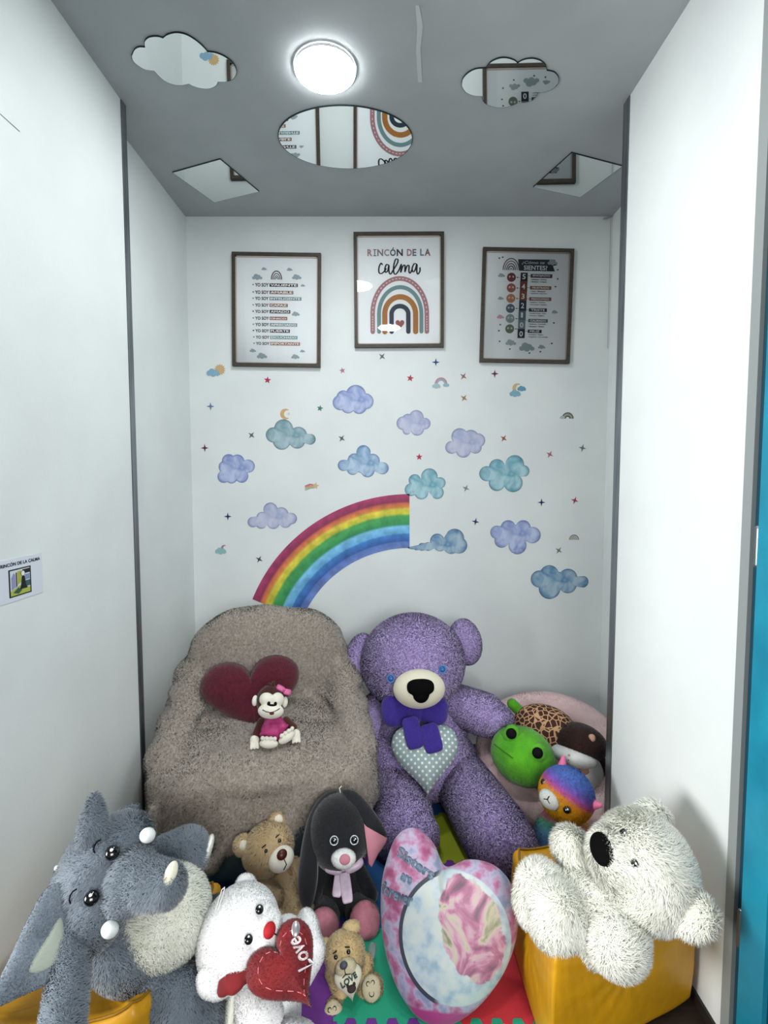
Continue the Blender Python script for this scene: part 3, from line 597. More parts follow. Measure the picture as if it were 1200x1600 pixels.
cloud_sticker([(0.0912, 1.8824, 0.0382), (0.1177, 1.9013, 0.034), (0.1655, 1.915, 0.0414), (0.2134, 1.8803, 0.0329), (0.1115, 1.8412, 0.0234), (0.171, 1.8507, 0.0383), (0.1518, 1.8834, 0.0404)], lil_m, 'small lilac cloud sticker in the upper middle, under the tiny rainbow cloud')
cloud_sticker([(0.3675, 1.7461, 0.0362), (0.4127, 1.8075, 0.0468), (0.4767, 1.799, 0.0458), (0.5194, 1.7853, 0.0394), (0.5039, 1.7461, 0.0352), (0.4347, 1.7302, 0.0426), (0.4397, 1.7726, 0.0426)], lil_m, 'grey lilac cloud sticker right of the small lilac one')
cloud_sticker([(0.5696, 1.5963, 0.0428), (0.6279, 1.6346, 0.0449), (0.7291, 1.6485, 0.0534), (0.781, 1.6112, 0.0331), (0.6291, 1.544, 0.0471), (0.7222, 1.544, 0.0535), (0.6659, 1.5899, 0.0535)], teal_m, 'largest turquoise cloud sticker on the right half of the wall')
cloud_sticker([(0.1582, 1.5579, 0.0353), (0.2415, 1.5792, 0.0471), (0.3027, 1.544, 0.0321), (0.1369, 1.5044, 0.0364), (0.1959, 1.4884, 0.0396), (0.287, 1.4884, 0.0375), (0.215, 1.5279, 0.0428)], teal_m, 'turquoise cloud sticker touching the top end of the rainbow')
cloud_sticker([(0.2887, 1.2104, 0.041), (0.3888, 1.2245, 0.0549), (0.415, 1.1833, 0.0474), (0.3697, 1.1811, 0.0474), (0.2382, 1.1768, 0.0259), (0.2026, 1.1746, 0.0237), (0.1703, 1.1692, 0.0162), (0.1433, 1.167, 0.00971), (0.1217, 1.1692, 0.00431), (0.305, 1.1855, 0.0367)], deep_m, 'blue cloud sticker with a long tail at the lower end of the rainbow')
cloud_sticker([(0.6329, 1.2591, 0.0388), (0.6971, 1.2861, 0.043), (0.7832, 1.2861, 0.043), (0.8378, 1.2429, 0.0474), (0.6605, 1.2104, 0.041), (0.7525, 1.1833, 0.0518), (0.7354, 1.2483, 0.0538)], blue_m, 'wide periwinkle cloud sticker on the right, above the lowest cloud')
cloud_sticker([(0.8823, 0.9872, 0.0498), (0.9392, 1.0124, 0.0552), (1.0479, 0.9927, 0.0541), (1.1329, 0.9708, 0.0347), (0.943, 0.9325, 0.0629), (1.0487, 0.9544, 0.0509), (0.9833, 0.9763, 0.0542)], deep_m, 'dark blue cloud sticker lowest on the right, beside the corner')

# rainbow decal: ring sector with a stored radial coordinate
rc, r_in, r_out = (0.1313, 0.4892, 0.679), .69, 1.0
Ro, Ri = (0.1313, 0.4892, 0.9904)[2], (0.1313, 0.4892, 0.679)[2]
V, F, ra = [], [], []; na, nr = 60, 16
for i in range(na + 1):
    a = math.radians(90.2 + (157.5 - 90.2) * i / na)
    for j in range(nr + 1):
        r = Ri + (Ro - Ri) * j / nr; V.append((rc[0] + r * math.cos(a), YB - .0012, rc[1] + r * math.sin(a))); ra.append(j / nr)
nn = len(V)
F = [[i * (nr + 1) + j, (i + 1) * (nr + 1) + j, (i + 1) * (nr + 1) + j + 1, i * (nr + 1) + j + 1] for i in range(na) for j in range(nr)]
rb = attr_ramp('rainbow_print', 'ra', [(0, '#6d86c4'), (.13, '#5a78bd'), (.15, '#2f5fa8'), (.27, '#3f7ac0'), (.30, '#67aede'), (.42, '#7cc0e6'), (.46, '#2f8f57'), (.62, '#4aa356'), (.66, '#c9c63a'), (.74, '#dccb47'), (.78, '#d98a45'), (.84, '#cf6a4c'), (.88, '#8e2f56'), (1.03, '#a63a66')], wash=.28)
tag(mesh_obj('rainbow_sticker', V, F, rb, loc=(rc[0], YB, rc[1]), attrs={'ra': ra}), 'large watercolour rainbow arc sticker rising from behind the draped armchair', 'wall sticker')

def star_pts(c, r, k, inner, rot_=0):
    return [(c[0] + (r if i % 2 == 0 else r * inner) * math.sin(math.pi * i / k + rot_), c[1] + (r if i % 2 == 0 else r * inner) * math.cos(math.pi * i / k + rot_)) for i in range(2 * k)]
to_wall = lambda a, b, t: (a, YB - t, b)
def star(c, r, k, col, label, rot_=0):
    o = mesh_obj('star_sticker', *extrude(star_pts(c, r, k, .42 if k == 5 else .3, rot_)[::-1], to_wall, .0012, .0002), ink(col), loc=(c[0], YB, c[1]))
    tag(o, label, 'wall sticker', 'star stickers on the back wall')
for c, r, col, where, ro in (((-0.6777, 2.1242), .021, '#a82a4c', 'crimson five-pointed star sticker under the left poster', .1), ((-0.2534, 2.1778), .018, '#b5728c', 'dusty pink five-pointed star sticker between the left and middle posters', -.2),
    ((0.1304, 2.1349), .021, '#b0304c', 'crimson five-pointed star sticker left of the tiny rainbow cloud', .15), ((-0.3818, 1.9665), .019, '#3f7a5c', 'green five-pointed star sticker left of the topmost cloud', .2), ((0.1829, 1.6914), .020, '#b22a40', 'red five-pointed star sticker above the turquoise cloud at the rainbow end', 0)):
    star(c, r, 5, col, where, ro)
for c, col, where, ro in (((-1.0033, 1.9772), '#5b7399', 'slate blue four-pointed sparkle below the sun and cloud sticker', 0), ((-0.7734, 1.8149), '#4c6a62', 'grey green four-pointed sparkle left of the grey teal cloud', .7), ((-1.0413, 1.7423), '#5c1f44', 'dark plum four-pointed sparkle at the far left above the lumpy cloud', 0),
    ((-0.2591, 1.7967), '#4d5f70', 'slate four-pointed sparkle above the pyramid-shaped cloud', .6), ((-0.9174, 1.3504), '#1e2d5c', 'navy four-pointed sparkle left of the pale cloud beside the rainbow', 0), ((-0.7407, 1.1017), '#3b4348', 'charcoal four-pointed sparkle just left of the rainbow arc', .5),
    ((-0.0289, 2.2561), '#5c666c', 'grey four-pointed sparkle just under the middle poster', .7), ((0.2748, 2.2241), '#1d4478', 'blue four-pointed sparkle under the right edge of the middle poster', 0), ((0.431, 2.1457), '#94686a', 'dusty rose four-pointed sparkle right of the tiny rainbow cloud', .6),
    ((0.6083, 2.1599), '#5a2348', 'purple four-pointed sparkle under the left corner of the right poster', 0), ((0.4358, 2.0239), '#9c7a5a', 'tan four-pointed sparkle above the grey lilac cloud', .6), ((0.6642, 1.7967), '#9a5048', 'rust four-pointed sparkle above the largest turquoise cloud', .6),
    ((0.9287, 1.706), '#a06070', 'rose four-pointed sparkle right of the largest turquoise cloud', .5), ((1.1144, 1.7423), '#66736e', 'grey four-pointed sparkle at the far right below the small green rainbow', .2), ((0.4516, 1.5124), '#7a8a7c', 'sage four-pointed sparkle left of the largest turquoise cloud', .4),
    ((0.8864, 1.4315), '#23245c', 'navy four-pointed sparkle above the wide periwinkle cloud', 0), ((1.0774, 1.4426), '#a02a48', 'crimson four-pointed sparkle at the far right above the grey rainbow', .3), ((0.5087, 1.3208), '#1e2a5e', 'navy four-pointed sparkle above the cloud with a long tail', .2), ((0.9915, 1.1538), '#6a7a6a', 'olive grey four-pointed sparkle above the lowest cloud', .6)):
    star(c, .023, 4, col, where, ro)

def mini(c, label):
    t = thing('motif_sticker', (c[0], YB, c[1]), label, 'wall sticker', 'small motif stickers on the back wall'); return t, (c[0], YB, c[1])
def piece(t, L, name, outline, col, d=.0012):
    return mesh_obj(name, *extrude(list(outline)[::-1], to_wall, d, .0002), ink(col), parent=t, loc=L)
def circ(c, dx, dz, r, n=20): return [(c[0] + dx + r * math.cos(2 * math.pi * i / n), c[1] + dz + r * math.sin(2 * math.pi * i / n)) for i in range(n)]
def puff(c, dx, dz, w_):
    return union_outline([(c[0] + dx - .3 * w_, c[1] + dz, .2 * w_), (c[0] + dx - .08 * w_, c[1] + dz + .1 * w_, .25 * w_), (c[0] + dx + .2 * w_, c[1] + dz + .04 * w_, .22 * w_), (c[0] + dx + .32 * w_, c[1] + dz - .04 * w_, .17 * w_), (c[0] + dx, c[1] + dz - .02 * w_, .24 * w_)], 48)[0]
def moon(c, dx, dz, r, a0=.9):
    o = [(c[0] + dx + r * math.cos(a), c[1] + dz + r * math.sin(a)) for a in np.linspace(a0, 2 * math.pi - a0, 24)]
    i_ = [(c[0] + dx + r * .45 + r * .72 * math.cos(a), c[1] + dz + r * .72 * math.sin(a)) for a in np.linspace(2 * math.pi - 1.35 - .0, 1.35, 20)]
    return o + i_
def arcpts(c, dx, dz, r0, r1, n=20):
    return [(c[0] + dx + r1 * math.cos(a), c[1] + dz + r1 * 1.05 * math.sin(a)) for a in np.linspace(0, math.pi, n)] + [(c[0] + dx + r0 * math.cos(a), c[1] + dz + r0 * 1.05 * math.sin(a)) for a in np.linspace(math.pi, 0, n)]
c = (-0.9702, 2.1706); t, L = mini(c, 'tiny sun behind a blue cloud sticker, below the left poster')
piece(t, L, 'sun', star_pts((c[0] + .024, c[1] + .012), .033, 14, .72), '#c8a878'); piece(t, L, 'cloud', puff(c, -.015, -.008, .075), '#84a9c0', .0018)
c = (-0.5785, 1.9341); t, L = mini(c, 'tiny ochre crescent moon sticker above the grey teal cloud')
piece(t, L, 'moon', moon(c, 0, 0, .030), '#c9a474'); piece(t, L, 'moon_glow', star_pts((c[0] + .019, c[1] + .002), .010, 5, .5), '#d8cfc0', .0016)
c = (0.3009, 2.1099); t, L = mini(c, 'tiny pink rainbow between two pale clouds sticker, upper middle')
piece(t, L, 'rainbow_arc', arcpts(c, .004, -.008, .018, .036), '#b88a98'); piece(t, L, 'rainbow_arc', arcpts(c, .004, -.008, .0185, .026), '#8fb0b8', .0016)
piece(t, L, 'cloud', puff(c, -.022, -.020, .048), '#9fbcc2', .002); piece(t, L, 'cloud', puff(c, .033, -.014, .036), '#8fb2bc', .002)
c = (0.7402, 2.067); t, L = mini(c, 'tiny moon with two blue clouds sticker, under the right poster')
piece(t, L, 'moon', moon(c, -.003, .012, .028), '#c6ad82'); piece(t, L, 'cloud', puff(c, .022, .008, .050), '#5f93ac', .0018); piece(t, L, 'cloud', puff(c, -.015, -.020, .064), '#7aa6ba', .002)
c = (1.0262, 1.9305); t, L = mini(c, 'tiny dark green rainbow sticker at the far right of the wall')
for r0, r1, cl in ((.026, .034, '#4f6f62'), (.018, .025, '#b59a78'), (.010, .017, '#3f5a58')): piece(t, L, 'rainbow_arc', arcpts(c, 0, -.022, r0, r1), cl)
piece(t, L, 'cloud', puff(c, -.030, -.016, .030), '#a9bab6', .0018)
c = (-0.4331, 1.5234); t, L = mini(c, 'tiny shooting star sticker with a striped tail above the rainbow')
piece(t, L, 'star', star_pts((c[0] + .022, c[1] + .004), .022, 5, .45, .2), '#c6b68a', .0018)
for k_, cl in enumerate(('#b9707c', '#cf9d6c', '#9ab09a')): piece(t, L, 'tail_stripe', [(c[0] + .018, c[1] + .010 - k_ * .007), (c[0] - .010, c[1] + .016 - k_ * .010), (c[0] - .040, c[1] + .004 - k_ * .011), (c[0] - .036, c[1] - .004 - k_ * .010), (c[0] - .008, c[1] + .007 - k_ * .010), (c[0] + .018, c[1] + .003 - k_ * .007)], cl)
c = (-0.9582, 1.1538); t, L = mini(c, 'tiny mint cloud with a mauve moon sticker at the lower left of the wall')
piece(t, L, 'moon', moon(c, .016, .014, .018), '#9a7f92'); piece(t, L, 'cloud', puff(c, -.004, -.006, .066), '#8fb6b8', .0018)
c = (1.0784, 1.2356); t, L = mini(c, 'tiny grey rainbow sticker at the lower right of the wall')
for r0, r1, cl in ((.022, .029, '#8f8f88'), (.013, .019, '#a09a90'), (.005, .010, '#8c9490')): piece(t, L, 'rainbow_arc', arcpts(c, 0, -.020, r0, r1), cl)

# ------------------------------------------------------------------ armchair under a fleece blanket
AX, AY, AYAW = -.550, 2.29, math.radians(10)
AFR = (AX, AY, 0, 0, 0, AYAW, 1)
ch = thing('armchair', (AX, AY, 0), 'dark grey armchair hidden under a taupe blanket, left back corner', 'armchair')
chm = mat('dark_grey_leatherette', '#39494e', .4, '#2c3a40', 10, 3)
part(ch, 'seat_base', [S(0, -.04, .145, .42, .395, .13, n=8)], chm, AFR)
part(ch, 'backrest', [S(0, .30, .50, .36, .09, .33, n=3)], chm, AFR)
for s_ in (-1, 1): part(ch, 'armrest', [S(s_ * .36, .0, .30, .05, .32, .12, n=4)], chm, AFR)
for sx_ in (-1, 1):
    for sy_ in (-1, 1): part(ch, 'leg', [K(sx_ * .32, sy_ * .28 - .02, .022, .022, sx_ * .32, sy_ * .28 - .02, .07, .022)], mat('black_plastic', '#15181a', .5), AFR)
def blanket_warp(V):
    ca, sa = math.cos(-AYAW), math.sin(-AYAW); out = V.copy()
    for i in range(len(V)):
        x, y, z = V[i]; lx = (x - AX) * ca - (y - AY) * sa; ly = (x - AX) * sa + (y - AY) * ca
        n1 = noise.noise(Vector((x * 3.1, y * 3.1, z * 3.1))); n2 = noise.noise(Vector((x * 9, y * 9, z * 7)))
        d = Vector((x - AX, y - AY, 0)); d = d.normalized() if d.length > .01 else d
        ang = math.atan2(ly, lx); low = max(0, min(1, (.44 - z) / .3))
        fold = low * (.011 * math.sin(ang * 13 + 3 * n1) + .006 * math.sin(ang * 27 + 5 * n1))
        side = max(0, min(1, (abs(lx) - .25) / .15)) * max(0, min(1, (z - .30) / .2))
        fold += side * .006 * math.sin((z * .8 + ly * 1.6) * 24 + 4 * n1)
        # one long crease where the back meets the seat
        cre = math.exp(-((z - .50 - .05 * abs(lx) / .4) / .018) ** 2) * (.016 if abs(lx) > .16 and ly > -.1 else 0)
        out[i] += np.array((d.x, d.y, 0)) * (fold + .014 * n1 - cre) + np.array((0, 0, .008 * n2 + .010 * n1))
        if z < .10: out[i][2] = .10 + .02 * n1 + .006 * math.sin(ang * 13)
    return out
bl = thing('fleece_blanket', (AX, AY, .09), 'taupe fluffy fleece blanket draped over the whole armchair', 'blanket')
BG = [S(0, -.03, .28, .465, .405, .185, n=5), E(0, -.14, .40, .45, .31, .095), S(0, .27, .52, .415, .15, .40, n=2.7), S(0, .29, .36, .45, .16, .34, n=3.2), S(0, .1, .26, .465, .3, .24, n=3.5),
      K(-.36, .26, .60, .095, -.385, -.22, .405, .085), K(.36, .26, .60, .095, .385, -.22, .405, .085), K(-.34, .2, .50, .12, -.37, -.1, .38, .10), K(.34, .2, .50, .12, .37, -.1, .38, .10),
      K(-.15, .11, .50, .022, -.42, -.14, .43, .03), K(.20, .12, .495, .022, .455, -.06, .44, .035), K(-.40, -.40, .34, .02, -.42, -.42, .14, .035), K(-.24, -.42, .26, .012, -.33, -.45, .12, .035),
      K(-.10, -.42, .24, .010, -.19, -.445, .12, .03), K(.30, -.42, .30, .012, .36, -.44, .12, .03), K(-.33, .20, .68, .03, -.43, -.08, .28, .04), K(.34, .20, .68, .03, .44, -.08, .28, .04)]
FURS['fleece'] = (150000, .0105, .0026)
fleece = mat('taupe_fleece', '#a59b91', .95, '#8f857a', 90, 6, bump=1.0, bscale=130, sheen=.35, lo=.38, hi=.62)
part(bl, 'blanket_cloth', BG, fleece, AFR, vox=.011, smooth=4, warp=blanket_warp, pile='fleece')
bl.name = 'fleece_blanket'

# ------------------------------------------------------------------ mustard poufs
mus = mat('mustard_leatherette', '#c9920a', .42, '#b58208', 8, 4, bump=.35, bscale=30, spec=.5)
mus_seam = mat('mustard_seam', '#8a6206', .6)
def pouf_geo(FL, FR, BR, BL, z0, z1, dent=.06, nu=56, nv=40, bulge=.02, lift=(0, 0, 0, 0)):
    """soft cube over a four-cornered footprint: pillowed sides, peaked corners, sagging top"""
    V = []; F = []
    prof = [(z0, .90), (z0 + .012, .965)] + [(z0 + .02 + (z1 - z0 - .04) * k / 26, 1 + bulge * math.sin(math.pi * k / 26) * 1.6) for k in range(0, 27)] + [(z1 - .008, .975), (z1, .93)]
    def rim(t):   # walk round the quadrilateral, corners slightly rounded
        P_ = [np.array(q) for q in (FL, FR, BR, BL)]; k = int(t) % 4; f_ = t - int(t); a, b = P_[k], P_[(k + 1) % 4]
        return a + (b - a) * f_, min(f_, 1 - f_) * 2
    c = (np.array(FL) + FR + BR + BL) / 4; N = 4 * nu
    for z, q in prof:
        for i in range(N):
            p_, e = rim(i / nu); corner = (1 - e) ** 5
            k = q - .035 * (1 - e) ** 8 + .008 * noise.noise(Vector((p_[0] * 12, p_[1] * 12, z * 9))) + .012 * math.sin(math.pi * e / 2) - .016 * abs(math.sin(i * .9 + z * 16)) * (.5 + noise.noise(Vector((p_[0] * 5, p_[1] * 5, 3)))) * (z > z0 + .12) * .6
            hh = max(0, (z - z0) / (z1 - z0)); ff = i / nu - int(i / nu); du, dv = (ff - .5) * 1.3, (hh - .72)
            rad = math.hypot(du, dv); pin = math.exp(-(rad / .16) ** 2); wr = math.exp(-(rad / .34) ** 2) * (1 - math.exp(-(rad / .08) ** 2))
            k -= .055 * pin + .011 * wr * math.sin(math.atan2(dv, du) * 13 + 2 * noise.noise(Vector((du * 4, dv * 4, i // nu))))
            k -= .012 * math.exp(-((hh - .86) / .02) ** 2) * (min(abs(ff - .02), abs(.98 - ff)) < .42)
            w4 = [max(0, 1 - abs(((i / nu - j + 2) % 4) - 2)) ** 2 for j in range(4)]
            zz = z + hh * (corner * .018 + sum(a * b for a, b in zip(w4, lift))) - .02 * hh * e
            V.append((*(c + (p_ - c) * k), zz))
    rings = len(prof); top = V[-N:]
    for s_ in (.84, .72, .58, .44, .3, .15):
        for i in range(N):
            p_ = np.array(top[i][:2]); e = rim(i / nu)[1]; q = c + (p_ - c) * s_
            V.append((q[0], q[1], z1 + (top[i][2] - z1) * s_ ** 2 - dent * (1 - s_ ** 2) + .006 * noise.noise(Vector((q[0] * 16, q[1] * 16, 0))) + .008 * (s_ > .8)))
    rings += 6; V.append((c[0], c[1], z1 - dent)); V.append((c[0], c[1], z0)); n = len(V)
    for k in range(rings - 1): F += [[k * N + i, k * N + (i + 1) % N, (k + 1) * N + (i + 1) % N, (k + 1) * N + i] for i in range(N)]
    F += [[(rings - 1) * N + i, (rings - 1) * N + (i + 1) % N, n - 2] for i in range(N)] + [[(i + 1) % N, i, n - 1] for i in range(N)]
    return np.array(V), F, top, V
def pouf(FL, FR, BR, BL, z0, z1, label, **kw):
    V, F, top, A = pouf_geo(FL, FR, BR, BL, z0, z1, **kw)
    c = (np.array(FL) + FR + BR + BL) / 4; t = thing('pouf', (c[0], c[1], z0), label, 'pouf', 'mustard yellow poufs')
    mesh_obj('cushion_body', V, F, mus, parent=t, loc=(c[0], c[1], z0), smooth=True)
    N = len(top); g = []
    P_ = np.array(top) + (0, 0, .001)
    for i in range(0, N, 2):
        a, b = P_[i], P_[(i + 2) % N]; g.append(K(*a, .0035, *b, .0035, seg=6))
    mesh_obj('piping', *merge(g), mus_seam, parent=t, loc=(c[0], c[1], z0), smooth=True)
    return t, top, c
t, top, c = pouf((.425, 1.235), (.905, 1.42), (.885, 1.80), (.41, 1.63), .012, .325, 'mustard yellow soft pouf under the white koala, by the right wall', dent=.10, lift=(0, .02, .02, 0))
g = []
lp = [(.865, 1.43, .335), (.89, 1.405, .362), (.905, 1.38, .362), (.909, 1.36, .342), (.900, 1.358, .318), (.888, 1.375, .306), (.88, 1.40, .30)]
strap = []
for i in range(len(lp)):
    a = np.array(lp[i]); strap += [a + (-.03, -.012, 0), a + (.010, .004, 0), a + (.010, .006, .004), a + (-.03, -.010, .004)]
mesh_obj('loop_handle', np.array(strap), [[4 * i + j, 4 * i + (j + 1) % 4, 4 * i + 4 + (j + 1) % 4, 4 * i + 4 + j] for i in range(len(lp) - 1) for j in range(4)], mus, parent=t, loc=(c[0], c[1], .012), smooth=True)
pouf((-.985, 1.06), (-.575, 1.10), (-.50, 1.50), (-.985, 1.50), .012, .325, 'mustard yellow soft pouf under the grey elephant, by the left wall', dent=.09)

# ------------------------------------------------------------------ pink plush pet bed
pb = thing('pet_bed', (.80, 2.47, .02), 'pale pink round plush pet bed tilted against the back right corner', 'pet bed')
pbm = mat('pale_pink_plush', '#f2d6d8', .9, '#e8caca', 20, 4, sheen=.4, bump=.3, bscale=120)
PFR = (.83, 2.44, .195, math.radians(25), 0, 0, 1)
part(pb, 'bolster', [TORUS(0, 0, 0, .30, .088, .95)], pbm, PFR, pile='short', thin=.5)
part(pb, 'base_cushion', [S(0, 0, -.045, .30, .30, .045, n=3)], pbm, PFR)

# ------------------------------------------------------------------ toys: helper pieces
blk = mat('black_plush', '#060608', .7, spec=.12); gloss = mat('glossy_black_eye', '#060608', .08, spec=.7)
def toy(name, loc, label, cat='plush toy'): return thing(name, loc, label, cat)
def eye(t, fr, x, y, z, r, m=None, name='eye', ring=None, glint=True):
    e = part(t, name, [E(x, y, z, r, r * .6, r, sub=3)], m or gloss, fr)
    if ring: part(t, 'eye_ring', [place(TORUS(0, 0, 0, r * 1.15, r * .22, n=24, k=8), (x, y - r * .15, z, math.radians(90), 0, 0, 1))], ring, fr, parent=e)
    if glint: part(t, 'glint', [E(x + r * .3, y - r * .52, z + r * .3, r * .24, r * .16, r * .24, sub=2)], mat('eye_glint_white', '#f2f4f4', .3), fr, parent=e)
    return e
def threads(t, fr, name, pts, r, m):
    return part(t, name, [K(*pts[i], r, *pts[i + 1], r, seg=6) for i in range(len(pts) - 1)], m, fr)

# ------------------------------------------------------------------ dark red heart cushion
hc = toy('heart_cushion', (-0.4957, 2.2, 0.4291), 'dark red felt heart cushion leaning on the blanket of the armchair', 'cushion')
burg = mat('burgundy_felt', '#5e1028', .95, '#4d0c20', 60, 3, bump=.5, bscale=350, sheen=.3)
part(hc, 'cover', [PAD(heart_outline(152, 120, 90), 0, 26)], burg, (-0.6218, 2.3, 0.5629, -0.6067, -0.0644, 0.291, 0.00295), pile='velour', thin=.5)

# ------------------------------------------------------------------ monkey
mk = toy('monkey_plush', (-0.4788, 2.1, 0.4665), 'small brown monkey plush in a pink dress sitting on the armchair')
brown = mat('brown_plush', '#4a1c12', .9, '#3a140d', 30, 3, sheen=.3); cream = mat('cream_plush', '#e9e6d8', .85, '#dcd8c8', 30, 3, sheen=.3); pinkd = mat('pink_dress', '#a82f6c', .7, '#c44a86', 40, 3)
A = (-0.4734, 2.04, 0.6568, -0.2969, 0.1557, 0.2372, 0.00262)
hd = part(mk, 'head', [E(-3, 0, 2, 20, 18, 22)], brown, A, pile='velour')
part(mk, 'face', [E(-7, -10, 4, 12.5, 11, 11), E(6, -10, 4, 12.5, 11, 11), E(0, -14, -12, 19.5, 13, 11.5)], cream, A, vox=.0022, smooth=3)
part(mk, 'nose_bridge', [E(-5, -21, -1, 2.5, 2, 3.2, sub=2), E(5, -21, -1, 2.5, 2, 3.2, sub=2), E(0, -22, -3.5, 5.5, 2, 2.2, sub=2)], blk, A)
threads(mk, A, 'mouth', [(-13, -24, -10), (-8, -26, -12), (0, -27.4, -13), (7, -26, -10), (12, -24, -7)], .6, blk)
part(mk, 'open_mouth', [E(1, -26.8, -14, 3.6, 1.2, 2.4, sub=2)], mat('mouth_red', '#5a1a22', .6), A)
for s_ in (-1, 1): part(mk, 'ear', [E(-2 + s_ * 23, 0, 0, 4.5, 4, 8)], cream, A)
part(mk, 'hair_tuft', [K(-2, -2, 20, 4, -1, -4, 29, 1.5), K(-4, -2, 20, 3, -7, -4, 27, 1)], brown, A, pile='velour')
bw = part(mk, 'hair_bow', [S(11, -8, 21, 7, 2.5, 4, tilt=25), S(22, -8, 16, 6, 2.5, 4.5, tilt=10), E(16.5, -9, 19, 2.5, 3, 2.5)], mat('pink_satin', '#c85a8c', .4), A)
B = (-0.4738, 2.07, 0.5398, -0.4479, -0, 0.225, 0.00266)
part(mk, 'body', [E(0, 0, -3, 18, 16, 19)], brown, B)
part(mk, 'dress', [K(0, 0, 10, 13, 1, -3, -3, 21), E(1, -10, -6, 23, 13, 6, tilt=-12)], pinkd, B, vox=.003, smooth=3)
for (x0, z0, x1, z1, hx, hz) in ((-18, 8, -26, -12, -28, -18), (20, 6, 30, -6, 34, -16)):
    a = part(mk, 'arm', [K(x0, 0, z0, 6, x1, -6, z1, 7)], brown, B)
    hnd = [E(hx, -10, hz, 7, 6, 8)] + [K(hx + (k - 1) * 4, -13, hz - 3, 2.6, hx + (k - 1) * 4.8, -15, hz - 10, 2.2, seg=10) for k in range(3)]
    part(mk, 'hand', hnd, cream, B, parent=a, vox=.002, smooth=2)
for (fx, fz, tl) in ((-7, -24, 8), (20, -18, -28)):
    part(mk, 'leg', [K(fx * .5, -2, -14, 8, fx, -14, fz + 1, 8)], brown, B)
    ft = [E(fx, -24, fz, 14, 8, 7, tilt=tl)] + [E(fx + (k - 1.5) * 6 * math.cos(math.radians(tl)), -29, fz + 7 - (k - 1.5) * 6 * math.sin(math.radians(tl)), 3.2, 4, 3.4, sub=3) for k in range(4)]
    part(mk, 'foot', ft, cream, B, vox=.002, smooth=2)

# ------------------------------------------------------------------ giant purple bear
pbr = toy('purple_bear_plush', (.16, 2.45, 0), 'giant purple bear plush sitting against the back wall with a polka dot heart', 'teddy bear')
pur = mat('purple_bobble_knit', '#bdaade', .95, '#a996ce', 90, 2, bump=1.0, bscale=140, sheen=.5, stretch=(1, 1, 1.7), lo=.4, hi=.6)
A = (0.1276, 2.5, 0.656, -0.347, -0.0492, -0.0332, 0.00319)
part(pbr, 'head', [E(0, 4, 0, 81, 70, 75)], pur, A, pile='nub')
mz = part(pbr, 'muzzle', [E(7, -62, -37, 37, 28, 27)], mat('ivory_felt', '#d9d4be', .8, sheen=.2), A)
part(pbr, 'nose', [S(9, -88, -34, 19, 7, 11, n=2.6), E(9, -86, -42, 12, 7, 13)], mat('black_felt', '#040404', .8, spec=.08), A, vox=.004, smooth=4)
for x, z in ((-33, -22), (42, -12)): eye(pbr, A, x, -60 if x < 0 else -57, z, 4.5, mat('blue_button_eye', '#27568f', .3), glint=False, ring=mat('blue_thread', '#4a78b4', .5))
part(pbr, 'ear', [E(-86, 22, 8, 23, 18, 40, tilt=14)], pur, A, pile='nub'); part(pbr, 'ear', [E(86, 18, 28, 25, 18, 36, tilt=-8)], pur, A, pile='nub')
B = (0.1579, 2.45, 0.268, -0.4844, -0, -0.0643, 0.00316)
part(pbr, 'body', [E(2, 5, 22, 74, 58, 62), E(2, 12, -22, 86, 66, 62)], pur, B, vox=.016, smooth=6, pile='nub')
part(pbr, 'arm', [K(42, -8, 62, 30, 98, -34, 42, 32), E(112, -38, 34, 30, 28, 26)], pur, B, vox=.012, smooth=5, pile='nub')
part(pbr, 'arm', [K(-48, 0, 58, 30, -84, -4, 24, 32), E(-84, -6, 8, 28, 26, 30)], pur, B, vox=.012, smooth=5, pile='nub')
Cf = (0.0778, 2.06, 0.1197, -0.6098, -0, -0.0377, 0.00268)
part(pbr, 'leg', [K(-12, 88, 62, 46, -2, 10, -4, 48), E(0, -2, -14, 52, 42, 42)], pur, Cf, vox=.014, smooth=5, pile='nub')
Dd = (0.4616, 2, 0.1128, -0.6141, -0, -0.2268, 0.00261)
part(pbr, 'leg', [K(-72, 100, 78, 50, -8, 8, 2, 54), E(6, -4, -12, 52, 48, 46)], pur, Dd, vox=.014, smooth=5, pile='nub')
bow_m = mat('violet_knit', '#3b2790', .9, '#2f1f78', 120, 2, bump=1.0, bscale=110, sheen=.2, stretch=(3, 1, 1))
bwp = part(pbr, 'bow', [S(-32, -72, 42, 24, 13, 23, tilt=-6, n=3), S(20, -74, 44, 22, 13, 21, tilt=8, n=3), S(-6, -78, 40, 9, 12, 14, n=3)], bow_m, B, vox=.006, smooth=3)
part(pbr, 'bow_tail', [S(-9, -96, 12, 12, 6, 21, tilt=-14, n=5)], bow_m, B, parent=bwp); part(pbr, 'bow_tail', [S(17, -97, 6, 13, 6, 19, tilt=-16, n=5)], bow_m, B, parent=bwp)
